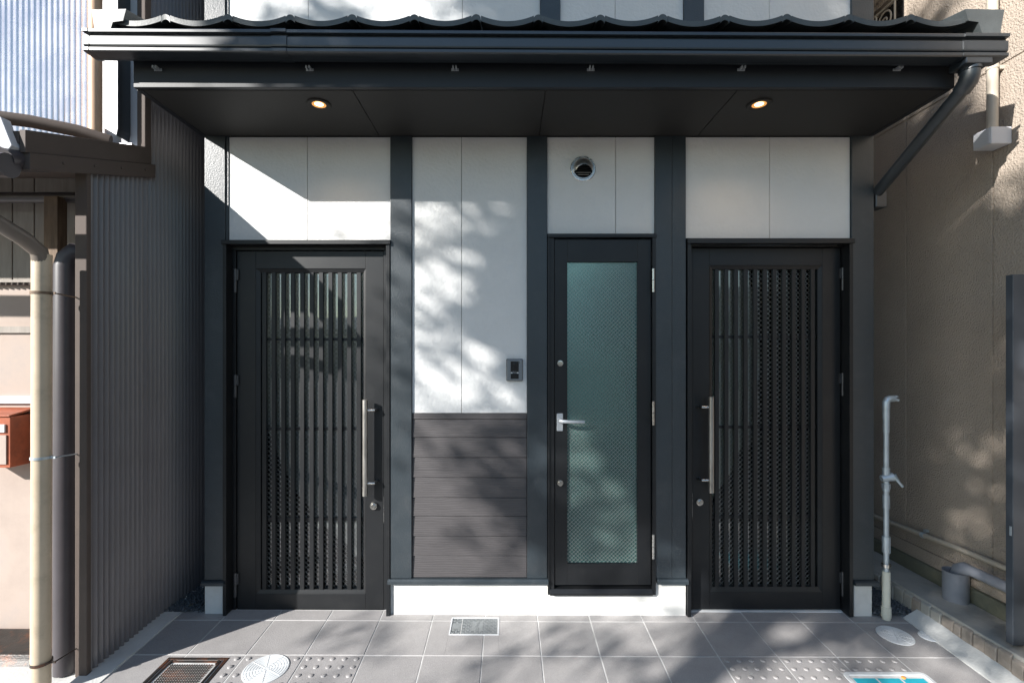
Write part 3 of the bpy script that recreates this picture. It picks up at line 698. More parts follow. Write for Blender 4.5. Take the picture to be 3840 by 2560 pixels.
for i in range(NB):
    for k in range(NA):
        q = [grid[i][k], grid[i][k+1], grid[i+1][k+1], grid[i+1][k]]
        cx, cz = sum(p[0] for p in q)/4-vx, sum(p[2] for p in q)/4-vz
        # opening: lower lens-shaped mouth
        if (cx/0.042)**2+((cz+0.022)/0.027)**2 < 1 or cz < -0.03: continue
        o = len(hd.v); hd.v += q; hd.f.append((o, o+1, o+2, o+3))
part('hood', hd, M_hood, V, smooth=True)
for k in range(5):
    z = vz-0.042+k*0.012; hw = math.sqrt(max(0.0001, 0.053**2-(z-vz)**2))
    part('louvre', MB().hexa([(vx-hw, -0.020, z), (vx+hw, -0.020, z), (vx+hw, -0.006, z+0.008), (vx-hw, -0.006, z+0.008), (vx-hw, -0.021, z+0.002), (vx+hw, -0.021, z+0.002), (vx+hw, -0.006, z+0.010), (vx-hw, -0.006, z+0.010)]), M_brush if k < 2 else M_alu, V)  # upper louvres coloured black to paint in the shade under the hood

# ------------------------------------------------------------------ intercom
ix0, ix1, iz0, iz1 = fx(1163), fx(1200.6), fz(874.3), fz(824)
I = thing('intercom', 'grey door intercom with black camera panel on the white wall beside the dark post', 'intercom', ((ix0+ix1)/2, 0, iz0))
part('surround', bx(ix0, ix1, -0.012, -0.0004, iz0, iz1), M_blackp, I, bevel=0.004)
part('face_plate', bx(ix0+0.003, ix1-0.003, -0.022, -0.0125, iz0+0.003, iz1-0.003), M_icom, I, bevel=0.003)
mx0, mx1, mz0, mz1 = (1915-1904)*K, (1944.7-1904)*K, CH+(1320-1418.8)*K, CH+(1320-1354.5)*K
part('camera_window', bx(mx0, mx1, -0.0235, -0.0222, mz0+0.034, mz1), M_blackp, I, bevel=0.0005)
part('call_button', bx(mx0, mx1, -0.0240, -0.0222, mz0, mz0+0.030), M_blackp, I, bevel=0.0015)
part('camera_lens', MB().lathe([(0.007, 0), (0.007, -0.003), (0.005, -0.004), (0.0001, -0.0045)], ((mx0+mx1)/2, -0.0237, mz1-0.014), 'y', 20), M_blackp, I, smooth=True)
for a in (mx0+0.001, mx1-0.010): part('name_tab', bx(a, a+0.009, -0.0250, -0.0242, mz0+0.0305, mz0+0.0375), M_label, I)
part('speaker_slot', bx(mx1+0.004, mx1+0.006, -0.0226, -0.0221, mz1-0.012, mz1-0.001), M_blackp, I)
def text(body, size, m, loc, rot, parent, name='lettering'):
    cu = bpy.data.curves.new(name, 'FONT'); cu.body = body; cu.size = size; cu.extrude = 0.0004; cu.align_x = 'CENTER'; cu.align_y = 'CENTER'
    cu.materials.append(m); tmp = bpy.data.objects.new(name, cu); COL.objects.link(tmp)
    bpy.context.view_layer.update()
    me = bpy.data.meshes.new_from_object(tmp.evaluated_get(bpy.context.evaluated_depsgraph_get())); bpy.data.objects.remove(tmp)
    o = bpy.data.objects.new(name, me); COL.objects.link(o); o.location = loc; o.rotation_euler = rot
    if parent is not None:
        o.parent = parent; o.matrix_parent_inverse = Matrix.Translation(world_loc(parent)).inverted()
    return o
text('Panasonic', 0.0052, M_label, ((mx0+mx1)/2, -0.0240, mz0+0.0405), (R(90), 0, 0), I)

# ------------------------------------------------------------------ lids in the paving
def g_at(xo, yo):            # measured photograph point -> point on the paving
    y = -Z0*0+2942.0/(yo-1240)-Z0; Z = y+Z0
    return (xo-1904)*Z/F, y
def tilt(o):                 # lay on the sloping pavement
    o.rotation_euler = (math.atan(0.0444), math.atan(0.004), 0)
# meter box
hx0, hx1, hy0, hy1 = holes[0]; cx, cy = (hx0+hx1)/2, (hy0+hy1)/2; zc = gz(cx, cy)
T = thing('meter_box_lid', 'grey rectangular meter lid with raised lettering set in paving before the siding', 'cover', (cx, cy, zc))
e = 0.006
def onp(m):   # shear a mesh builder onto the slope
    m.v = [(x, y, z+gz(x, y)) for x, y, z in m.v]; return m
fr = MB(); fr.box(hx0, hx1, hy0, hy0+e, -0.02, 0.002).box(hx0, hx1, hy1-e, hy1, -0.02, 0.002).box(hx0, hx0+e, hy0+e, hy1-e, -0.02, 0.002).box(hx1-e, hx1, hy0+e, hy1-e, -0.02, 0.002)
part('frame', onp(fr), M_label, T)
sx = hx0+0.062
pA = part('lid_plate', onp(bx(sx+0.002, hx1-e-0.004, hy0+e+0.002, hy1-e-0.002, -0.018, 0.0)), M_rub, T, bevel=0.001)
pB = part('lid_plate', onp(bx(hx0+e+0.002, sx-0.002, hy0+e+0.002, hy1-e-0.002, -0.018, -0.001)), M_rub, T, bevel=0.001)
rg = MB(); st = 0.0125
def ridge(ax, ay, bx2, by2, z=0.0, w=0.0012, h=0.0016):
    L = math.hypot(bx2-ax, by2-ay); nx, ny = -(by2-ay)/L*w/2, (bx2-ax)/L*w/2
    rg.hexa([(ax-nx, ay-ny, z-0.001), (bx2-nx, by2-ny, z-0.001), (bx2+nx, by2+ny, z-0.001), (ax+nx, ay+ny, z-0.001), (ax-nx, ay-ny, z+h), (bx2-nx, by2-ny, z+h), (bx2+nx, by2+ny, z+h), (ax+nx, ay+ny, z+h)])
for (rx0, rx1) in ((sx+0.006, hx1-e-0.008), (hx0+e+0.004, sx-0.004)):
    nx_ = max(1, int((rx1-rx0)/st)); ny_ = int((hy1-hy0-2*e-0.008)/st); dx_ = (rx1-rx0)/nx_; dy_ = (hy1-hy0-2*e-0.008)/ny_
    for i in range(nx_):
        for j in range(ny_):
            X, Y = rx0+i*dx_, hy0+e+0.004+j*dy_
            if rx0 > sx and 4 <= i <= 8 and 2 <= j <= ny_-3: continue
            if rx0 < sx and 3 <= j <= ny_-4: continue
            ridge(X, Y, X, Y+dy_)
            if (i+j) % 2: ridge(X, Y, X+dx_, Y+dy_)
            else: ridge(X+dx_, Y, X, Y+dy_)
            if j % 2 == 0: ridge(X, Y, X+dx_, Y)
o = part('raised_pattern', onp(rg), M_ridge, T, kind='stuff')
tx = sx+0.006+6.4*st
for q, ch in enumerate('量水器'):
    yy = cy+0.026-q*0.026
    t_ = text(ch, 0.026, M_ridge, (tx, yy, gz(tx, yy)+0.001), (math.atan(0.0444), 0, 0), T)
# round white lids
def round_lid(x, y, r, label, rings=6):
    z = gz(x, y)
    T = thing('round_lid', label, 'cover', (x, y, z), 'round white drain lids in the paving')
    prof = [(r, -0.001), (r, 0.003), (r-0.003, 0.0045)]
    rr = r-0.006; k = 0
    while rr > 0.012:
        prof += [(rr, 0.0045), (rr-0.0015, 0.0030), (rr-0.003, 0.0030), (rr-0.0045, 0.0045)]; rr -= (r-0.012)/rings
    prof += [(0.0001, 0.0045)]
    m = MB().lathe(prof, (x, y, 0), 'z', 48); part('lid', onp(m), M_lid, T, smooth=True)
    sp = MB()
    for a in range(8):
        an = a*math.pi/4+0.3; ca, sa = math.cos(an), math.sin(an)
        w_ = 0.0012; p0, p1 = 0.006, r*0.93
        sp.hexa([(x+ca*p0-sa*w_, y+sa*p0+ca*w_, 0.003), (x+ca*p1-sa*w_, y+sa*p1+ca*w_, 0.003), (x+ca*p1+sa*w_, y+sa*p1-ca*w_, 0.003), (x+ca*p0+sa*w_, y+sa*p0-ca*w_, 0.003),
                 (x+ca*p0-sa*w_, y+sa*p0+ca*w_, 0.0054), (x+ca*p1-sa*w_, y+sa*p1+ca*w_, 0.0054), (x+ca*p1+sa*w_, y+sa*p1-ca*w_, 0.0054), (x+ca*p0+sa*w_, y+sa*p0-ca*w_, 0.0054)])
    part('spokes', onp(sp), M_lid, T)
    return T
round_lid(discs[0][0], discs[0][1], 0.104, 'large round white drain lid among the raised dots at the lower left', 7)
round_lid(discs[1][0], discs[1][1], 0.084, 'round white drain lid in front of the right house corner')
round_lid(discs[2][0], discs[2][1], 0.045, 'smallest white drain lid beside the right concrete strip', 3)
# iron cover
hx0, hx1, hy0, hy1 = holes[1]; T = thing('iron_cover', 'rusty black cast iron cover with ribbed frame in the left paving', 'cover', ((hx0+hx1)/2, (hy0+hy1)/2, gz(hx0, hy0)))
fr = MB()
for q, w_, zt in ((0.0, 0.016, 0.002), (0.024, 0.010, 0.003)):
    fr.box(hx0+q, hx1-q, hy1-q-w_, hy1-q, -0.02, zt).box(hx0+q, hx1-q, hy0+q, hy0+q+w_, -0.02, zt).box(hx0+q, hx0+q+w_, hy0+q+w_, hy1-q-w_, -0.02, zt).box(hx1-q-w_, hx1-q, hy0+q+w_, hy1-q-w_, -0.02, zt)
part('frame', onp(fr), M_iron, T, bevel=0.001)
part('cover_plate', onp(bx(hx0+0.0165, hx1-0.0165, hy0+0.0165, hy1-0.0165, -0.02, -0.006)), M_iron, T)
gm = MB(); yy = hy0+0.05
while yy < hy1-0.05:
    gm.box(hx0+0.045, hx1-0.045, yy, yy+0.004, -0.007, 0.0005); yy += 0.0105
xx = hx0+0.05
while xx < hx1-0.05:
    gm.box(xx, xx+0.003, hy0+0.045, hy1-0.045, -0.007, -0.0005); xx += 0.012
part('cover_ribs', onp(gm), M_iron, T, kind='stuff')
for ax in (hx0+0.035, hx1-0.035):
    for q in (0.030, 0.044): part('lifting_boss', onp(MB().lathe([(0.008, -0.005), (0.008, 0.004), (0.005, 0.005), (0.0001, 0.005)], (ax, hy1-q, 0), 'z', 14)), M_iron, T, smooth=True)
# cyan cover bottom right
hx0, hx1, hy0, hy1 = holes[2]; T = thing('cyan_box_cover', 'cyan plastic box cover in a pale rounded frame in the right paving', 'cover', ((hx0+hx1)/2, (hy0+hy1)/2, gz(hx0, hy0)))
def rrect(x0, x1, y0, y1, r, n=5):
    out = []
    for cx_, cy_, a0_ in ((x1-r, y1-r, 0), (x0+r, y1-r, 90), (x0+r, y0+r, 180), (x1-r, y0+r, 270)):
        for k in range(n+1):
            a = R(a0_+90*k/n); out.append((cx_+r*math.cos(a), cy_+r*math.sin(a)))
    return out
O, In = rrect(hx0, hx1, hy0, hy1, 0.03), rrect(hx0+0.018, hx1-0.018, hy0+0.018, hy1-0.018, 0.016)
fm = MB(); fm.quadstrip([(x, y, 0.004) for x, y in O], [(x, y, 0.004) for x, y in In], True); fm.quadstrip([(x, y, -0.02) for x, y in O], [(x, y, 0.004) for x, y in O], True)
fm.quadstrip([(x, y, 0.004) for x, y in In], [(x, y, -0.02) for x, y in In], True)
part('frame', onp(fm), M_lid, T)
part('recess', onp(bx(hx0+0.017, hx1-0.017, hy0+0.017, hy1-0.017, -0.026, -0.014)), M_blackp, T)
w3 = (hx1-hx0-0.056)/3
for k in range(3): part('cover_panel', onp(bx(hx0+0.028+k*w3+0.002, hx0+0.028+(k+1)*w3-0.002, hy0+0.03, hy1-0.032, -0.0135, -0.002)), M_cyan, T, bevel=0.003)
part('screw_cap', onp(MB().lathe([(0.009, -0.002), (0.009, 0.003), (0.006, 0.005), (0.0001, 0.005)], (hx0+0.275, hy1-0.033, 0), 'z', 16)), M_orange, T, smooth=True)

# ------------------------------------------------------------------ left neighbour: brown corrugated house
N = thing('corrugated_house', 'old brown corrugated steel house along the left edge with low roof', 'house', (-3.5, 0, 0))
XN = -1.990
def corr(fixed, a0, a1, z0f, z1f, axis, amp=0.0045, pitch=0.0318, sgn=1):
    m = MB(); nseg = int((a1-a0)/pitch*8)
    lo, hi = [], []
    for k in range(nseg+1):
        a = a0+(a1-a0)*k/nseg; ph = math.cos(2*math.pi*a/pitch); off = amp*ph*sgn
        p = (fixed+off, a) if axis == 'y' else (a, fixed+off)
        lo.append((p[0], p[1], z0f(a))); hi.append((p[0], p[1], z1f(a)))
    m.quadstrip(lo, hi); return m
RL = lambda y: 2.672+0.32*y           # roof line along the verge
YF = 2.262-Z0                          # front corner of the lower wall
part('side_wall', corr(XN, YF+0.02, -0.106, lambda a: gz(XN, a)-0.01, lambda a: RL(a)-0.12, 'y', amp=0.0088), M_brownc, N, smooth=True)
part('side_wall', corr(XN, -0.112, 3.0, lambda a: min(0, gz(XN, a)), lambda a: 6.5, 'y', amp=0.0088), M_brownc, N, smooth=True)
part('corner_trim', bx(-2.037, -1.981, YF-0.004, YF+0.022, gz(-2, YF)-0.005, RL(YF)-0.12), M_brownt, N, bevel=0.004)
part('corner_trim', bx(-2.020, -1.975, -0.150, -0.105, RL(-0.13)-0.03, 6.5), M_brownt, N, bevel=0.003)
fw = corr(-0.13, -5.5, -2.262, lambda a: RL(-0.13)-0.05, lambda a: 6.5, 'x', amp=0.0105)
part('upper_front_wall', fw, M_silver, N, smooth=True)
part('upper_front_wall', bx(-2.260, -2.022, -0.128, -0.10, RL(-0.13)-0.06, 6.5), M_palewall, N)
part('shutter_case', MB().prism([(-2.148, 2.70), (-2.078, 2.66), (-2.070, 2.70), (-2.070, 6.0), (-2.148, 6.0)], -0.215, -0.130, 'y'), M_gut, N, bevel=0.003)
part('drainpipe', MB().tube([(-2.225, -0.175, 2.63), (-2.225, -0.175, 6.0)], 0.030, 18), M_cream2, N, smooth=True)
part('roof_pipe', MB().tube([(-2.130, -0.19, 2.640), (-2.25, -0.25, 2.668), (-2.42, -0.33, 2.680), (-2.62, -0.42, 2.675), (-3.2, -0.7, 2.63)], 0.031, 16), M_brownt, N, smooth=True)
part('roof_flashing', bx(-2.15, -2.02, -0.19, -0.13, 2.60, 2.632), M_silver, N)
# low roof + verge board
part('roof', MB().hexa([(-5.5, -0.80, RL(-0.80)-0.05), (-2.0, -0.80, RL(-0.80)-0.05), (-2.0, -0.10, RL(-0.10)-0.05), (-5.5, -0.10, RL(-0.10)-0.05),
                        (-5.5, -0.80, RL(-0.80)), (-2.0, -0.80, RL(-0.80)), (-2.0, -0.10, RL(-0.10)), (-5.5, -0.10, RL(-0.10))]), M_brownt, N)
def slope_board(x0, x1, ya, yb, t, b):
    return MB().hexa([(x0, ya, RL(ya)+b), (x1, ya, RL(ya)+b), (x1, yb, RL(yb)+b), (x0, yb, RL(yb)+b), (x0, ya, RL(ya)+t), (x1, ya, RL(ya)+t), (x1, yb, RL(yb)+t), (x0, yb, RL(yb)+t)])
part('verge_board', slope_board(-1.999, -1.974, -0.800, -0.105, 0.005, -0.088), M_brownt, N, bevel=0.002)
part('verge_board', slope_board(-1.999, -1.966, -0.790, -0.085, -0.0885, -0.160), M_brownt, N, bevel=0.002)
for k in range(4):
    y_ = -0.16-k*0.16; part('screw_cap', MB().lathe([(0.007, 0), (0.005, 0.003), (0.0001, 0.004)], (-1.9655, y_, RL(y_)-0.122), 'x', 12), M_brownt, N, smooth=True)
part('verge_cap', MB().prism([(-2.075, 2.46), (-2.045, 2.46), (-2.000, 2.345), (-2.015, 2.325), (-2.06, 2.345)], -0.83, -0.79, 'y'), M_palewall, N, bevel=0.003)
part('eave_end_tile', MB().tube([(-2.03, -0.835, 2.285), (-2.03, -0.66, 2.345)], 0.045, 18), M_dpipe, N, smooth=True)
part('eave_gutter', MB().tube([(-5.5, -0.850, 2.275), (-1.990, -0.850, 2.255)], 0.048, 16), M_dpipe, N, smooth=True)
part('slanting_pipe', MB().tube([(-2.10, -0.850, 2.22), (-2.10, -0.845, 2.10), (-2.10, -0.82, 2.055), (-2.085, -0.70, 2.0), (-2.085, -0.630, 1.958), (-2.087, -0.615, 1.90)], 0.033, 18), M_bpipe, N, smooth=True)
part('drainpipe', MB().tube([(-2.087, -0.615, 1.948), (-2.088, -0.615, 1.0), (-2.092, -0.615, gz(-2, -0.6)-0.02)], 0.036, 20), M_cream, N, smooth=True, label='cream drainpipe with metal clamps at the left edge')
for zc_, mm in ((1.775, M_wood), (1.04, M_galv), (0.125, M_iron)):
    m = MB().lathe([(0.0365, -0.006), (0.0390, -0.006), (0.0390, 0.006), (0.0365, 0.006)], (-2.088, -0.615, zc_), 'z', 24)
    m.box(-2.047, -2.025, -0.617, -0.613, zc_-0.005, zc_+0.005).tube([(-2.03, -0.615, zc_), (-2.03, -0.46, zc_-0.01)], 0.003, 8)
    part('pipe_clamp', m, mm, N, smooth=True)
part('drainpipe', MB().tube([(-2.138, -0.445, gz(-2, -0.4)-0.02), (-2.136, -0.445, 1.92), (-2.128, -0.44, 1.965), (-2.105, -0.43, 1.995), (-2.04, -0.40, 1.985)], 0.047, 20), M_dpipe, N, smooth=True)
part('wood_post', bx(-2.345, -2.275, -0.34, -0.285, -0.02, 2.30), M_wood, N, bevel=0.002)
# recessed front wall of the porch
YW = -0.165
part('porch_wall', bx(-5.5, -2.0, YW+0.004, YW+0.03, -0.03, 2.5), M_pink, N)
bxs = [-3.4, -3.02, -2.675, -2.557, -2.30, -2.02]
for a, b in zip(bxs[:-1], bxs[1:]):
    part('wall_board', bx(a+0.004, b-0.004, YW-0.008, YW+0.003, 1.90, 2.45), M_board, N, bevel=0.001)
part('ledge', corr(-0.19, -3.4, -2.0, lambda a: 1.872, lambda a: 1.884, 'x', amp=0.006), M_brownt, N)
part('ledge', bx(-3.4, -2.0, -0.195, YW+0.003, 1.8845, 1.898), M_board, N)
part('wall_strip', bx(-3.4, -2.0, YW-0.010, YW+0.003, 1.615, 1.650), M_board, N)
part('wall_strip', bx(-3.4, -2.0, YW-0.014, YW+0.003, 1.235, 1.275), M_palewall, N)
part('eave_purlin', MB().tube([(-3.4, -0.28, 2.31), (-2.06, -0.28, 2.31)], 0.028, 12), M_dpipe, N, smooth=True)
part('base_stone', MB().hexa([(-3.6, -0.42, -0.06), (-2.16, -0.42, -0.06), (-2.16, -0.17, -0.03), (-3.6, -0.17, -0.03), (-3.6, -0.38, 0.02), (-2.18, -0.38, 0.01), (-2.18, -0.18, 0.03), (-3.6, -0.18, 0.04)]), M_iron, N, bevel=0.02)
# wall mailbox
mx_, my_ = -2.56, YW
T = thing('mailbox', 'rusty red metal mailbox on the wall at the left edge', 'mailbox', (mx_-0.10, YW-0.07, 0.92))
part('box_body', bx(mx_-0.22, mx_, YW-0.130, YW-0.0005, 0.917, 1.180), M_redm, T, bevel=0.003)
part('box_lid', MB().hexa([(mx_-0.225, YW-0.140, 1.1805), (mx_+0.004, YW-0.140, 1.1805), (mx_+0.004, YW-0.0006, 1.200), (mx_-0.225, YW-0.0006, 1.200), (mx_-0.225, YW-0.140, 1.187), (mx_+0.004, YW-0.140, 1.187), (mx_+0.004, YW-0.0006, 1.213), (mx_-0.225, YW-0.0006, 1.213)]), M_redm, T, bevel=0.001)
part('front_flap', bx(mx_-0.205, mx_-0.015, YW-0.137, YW-0.1305, 0.935, 1.085), M_pink, T, bevel=0.001)
part('name_window', bx(mx_-0.19, mx_-0.022, YW-0.139, YW-0.1306, 1.10, 1.14), M_label, T)

# ------------------------------------------------------------------ right neighbour: tan stucco building
W = thing('stucco_building', 'tan rough stucco building wall receding along the right side', 'building', (3.5, 1, 0))
XW = 2.63
ys = [-1.49, -0.73, -0.163, 0.402, 0.967, 1.532, 2.10, 2.9, 4.0]
for a, b in zip(ys[:-1], ys[1:]):
    part('wall_panel', bx(XW, XW+0.05, a+0.004, b-0.004, 0.27, 3.030), M_tan, W, bevel=0.003)
    part('wall_panel', bx(XW, XW+0.05, a+0.004, b-0.004, 3.045, 6.5), M_tan, W, bevel=0.003)
part('wall_core', bx(XW+0.006, XW+3.0, -1.5, 4.0, 0.0, 6.5), M_tan, W)
part('wall_base', bx(XW-0.010, XW+0.05, -1.49, 4.0, 0.19, 0.268), M_tan, W)
part('footing', bx(XW-0.030, XW+0.05, -1.49, 4.0, 0.0, 0.188), M_foot, W, bevel=0.006)
# long conduit at the wall base, with clips
pts = [(XW-0.028, -1.2, 0.395), (XW-0.028, -0.5, 0.388), (XW-0.026, 0.0, 0.378), (XW-0.028, 0.35, 0.362), (XW-0.026, 0.7, 0.345), (XW-0.02, 1.6, 0.33)]
part('conduit', MB().tube(pts, 0.0145, 12), M_beige, W, smooth=True)
for y_ in (0.23, -0.9): part('conduit_clip', MB().tube([(XW-0.027, y_, 0.369-0.012*y_), (XW-0.027, y_+0.022, 0.369-0.012*y_)], 0.018, 12).box(XW-0.02, XW, y_, y_+0.02, 0.386, 0.400), M_galv, W, smooth=True)
# white conduit and box high on the wall
part('conduit', MB().tube([(2.575, 2.55-Z0, 2.68), (2.575, 2.55-Z0, 6.3)], 0.0235, 18), M_beige, W, smooth=True, label='white vertical conduit above a junction box')
part('junction_box', bx(2.518, 2.6285, 2.50-Z0, 2.60-Z0, 2.597, 2.687), M_palewall, W, bevel=0.006)
part('box_cover', bx(2.5145, 2.5175, 2.508-Z0, 2.592-Z0, 2.604, 2.680), M_palewall, W, bevel=0.001)
part('conduit_clip', MB().lathe([(0.0240, -0.01), (0.0265, -0.01), (0.0265, 0.01), (0.0240, 0.01)], (2.575, 2.55-Z0, 3.02), 'z', 20).box(2.598, 2.629, 2.54-Z0, 2.56-Z0, 3.01, 3.03), M_beige, W)
# window with scroll grille, far up behind the canopy
part('window', bx(XW-0.004, XW+0.003, 0.42, 1.25, 3.15, 3.88), M_blackp, W)
part('window_hood', MB().prism([(XW-0.003, 3.90), (XW-0.05, 3.90), (XW-0.055, 3.925), (XW-0.075, 3.93), (XW-0.080, 3.955), (XW-0.115, 3.965), (XW-0.14, 4.06), (XW-0.003, 4.08)], 0.36, 1.32, 'y'), M_tan, W)
gl = MB()
for c0_ in (0.52, 0.68, 0.84, 1.0, 1.16):
    for s_ in (1, -1):
        pts = []
        for k in range(26):
            a = k/25*4.2*math.pi/1.4; r_ = 0.075*(1-k/30)
            pts.append((XW-0.045, c0_+s_*0.0+r_*math.cos(a)*0.9, 3.775-(0 if s_ > 0 else 0.17)+r_*math.sin(a)*s_))
        gl.tube(pts, 0.0055, 6)
for y_ in (0.44, 0.60, 0.76, 0.92, 1.08, 1.24): gl.tube([(XW-0.045, y_, 3.16), (XW-0.045, y_, 3.87)], 0.006, 6)
gl.tube([(XW-0.045, 0.42, 3.865), (XW-0.045, 1.25, 3.865)], 0.008, 6); gl.tube([(XW-0.045, 0.42, 3.17), (XW-0.045, 1.25, 3.17)], 0.008, 6)
part('scroll_grille', gl, M_beige, W, smooth=True)

# raised concrete ledge with brick edging
led = MB()
led.box(2.362, 2.598, -1.38, 1.9, -0.10, 0.108)
L_ = struct('concrete_ledge', led, M_slab, bevel=0.006)
y_ = -1.36
while y_ < 1.85:
    ln = random.uniform(0.045, 0.070) if y_ < 0.25 else 0.20
    zt_ = 0.100+random.uniform(-0.010, 0.004); xo = 2.340+random.uniform(-0.004, 0.004)
    b = MB().hexa([(xo, y_, -0.08), (2.3610, y_, -0.08), (2.3610, y_+ln-0.006, -0.08), (xo, y_+ln-0.006, -0.08),
                   (xo+0.006, y_, zt_-0.01), (2.3610, y_, zt_), (2.3610, y_+ln-0.006, zt_), (xo+0.006, y_+ln-0.006, zt_-0.008)])
    part('brick', b, M_brick if (y_ < 0.1 and random.random() < 0.35) else M_slab, L_, bevel=0.004); y_ += ln
# drain socket on the ledge with grey pipe
dx, dy = 2.538, 2.72-Z0
T = thing('drain_socket', 'grey plastic drain socket with a pipe bending into it on the concrete ledge', 'pipe', (dx, dy, 0.108))
part('socket', MB().lathe([(0.058, 0.0), (0.059, 0.162), (0.061, 0.165), (0.056, 0.165), (0.054, 0.02), (0.0001, 0.02)], (dx, dy, 0.1085), 'z', 32), M_greyp, T, smooth=True)
part('drain_pipe', MB().tube([(dx+0.012, dy, 0.17), (dx+0.012, dy, 0.250), (dx+0.014, dy-0.012, 0.285), (dx+0.016, dy-0.04, 0.302), (dx+0.018, dy-0.08, 0.306), (dx+0.022, -1.30, 0.325)], [0.036, 0.036, 0.037, 0.036, 0.028, 0.028], 20), M_greyp, T, smooth=True)

# tall dark panel gate closing the passage at the right edge
gx0, gy = 2.392, 2.307-Z0
T = thing('side_gate', 'tall dark blue-grey panel gate cut off by the right edge', 'gate', (gx0+0.1, gy, 0.11))
part('gate_panel', bx(gx0, 2.596, gy-0.035, gy, 0.122, 1.879), M_navy, T, bevel=0.003)
part('gate_catch', bx(gx0-0.003, gx0-0.0005, gy-0.030, gy-0.020, 0.64, 0.685), M_galv, T, bevel=0.001)
part('gate_foot', bx(2.54, 2.585, gy-0.030, gy-0.005, 0.109, 0.1215), M_galv, T)
# ivory pipe trap in front of the gate
T = thing('ivory_drain_pipe', 'ivory plastic drain pipe with widened socket at the lower right edge', 'pipe', (2.405, -0.62, 0.108))
part('pipe_body', MB().lathe([(0.060, 0.0), (0.060, 0.06), (0.048, 0.09), (0.047, 0.20), (0.036, 0.215), (0.034, 0.36), (0.020, 0.40), (0.0001, 0.405)], (2.425, -0.60, 0.1085), 'z', 28), M_ivory, T, smooth=True)
part('pipe_collar', MB().lathe([(0.0475, -0.012), (0.052, -0.012), (0.052, 0.012), (0.0475, 0.012)], (2.425, -0.60, 0.29), 'z', 28), M_ivory, T, smooth=True)

# ------------------------------------------------------------------ water standpipe at the right corner
sx_, sy_ = 2.158, -0.028
T = thing('standpipe', 'galvanised water standpipe with tap and ivory base beside the right house corner', 'water pipe', (sx_, sy_, 0))
zz = lambda yo, Z=Z0+sy_: CH+(1320-yo)*Z/F
part('base_pipe', MB().tube([(sx_, sy_, -0.01), (sx_, sy_, zz(2140))], 0.0198, 20), M_ivory, T, smooth=True)
part('base_collar', MB().tube([(sx_, sy_, 0.005), (sx_, sy_, 0.062)], 0.0245, 20), M_ivory, T, smooth=True)
part('hose_clamp', MB().tube([(sx_, sy_, zz(2124)), (sx_, sy_, zz(2112))], 0.0235, 20), M_steel, T, smooth=True)
part('main_pipe', MB().tube([(sx_, sy_, zz(2142)), (sx_, sy_, zz(1555))], 0.0138, 18), M_galv, T, smooth=True)
for a, b, r_ in ((2070, 2010, 0.0205), (1905, 1855, 0.0175), (1790, 1752, 0.0185), (1840, 1828, 0.0170), (1620, 1560, 0.0160), (1570, 1522, 0.0175)):
    part('coupling', MB().tube([(sx_, sy_, zz(a)), (sx_, sy_, zz(b))], r_, 18), M_galv, T, smooth=True)
part('valve_body', MB().tube([(sx_-0.028, sy_, zz(1793)), (sx_+0.030, sy_-0.01, zz(1785))], [0.018, 0.024], 18), M_galv, T, smooth=True)
part('valve_nut', MB().tube([(sx_, sy_, zz(1830)), (sx_, sy_, zz(1812))], 0.021, 6), M_galv, T)
part('valve_lever', MB().tube([(sx_+0.028, sy_-0.012, zz(1782)), (sx_+0.040, sy_-0.02, zz(1790)), (sx_+0.052, sy_-0.03, zz(1806)), (sx_+0.066, sy_-0.035, zz(1818))], [0.022, 0.011, 0.007, 0.0075], 12), M_galv, T, smooth=True)
part('top_elbow', MB().tube([(sx_, sy_, zz(1530)), (sx_, sy_, zz(1508)), (sx_+0.007, sy_, zz(1498)), (sx_+0.020, sy_, zz(1494)), (sx_+0.045, sy_, zz(1494))], 0.0185, 18), M_galv, T, smooth=True)
part('tap_spout', MB().tube([(sx_+0.045, sy_, zz(1495)), (sx_+0.066, sy_-0.006, zz(1500))], [0.010, 0.0085], 12), M_galv, T, smooth=True)
part('tap_handle', MB().tube([(sx_+0.038, sy_, zz(1490)), (sx_+0.050, sy_-0.004, zz(1485)), (sx_+0.062, sy_-0.008, zz(1486))], [0.006, 0.006, 0.004], 10), M_galv, T, smooth=True)

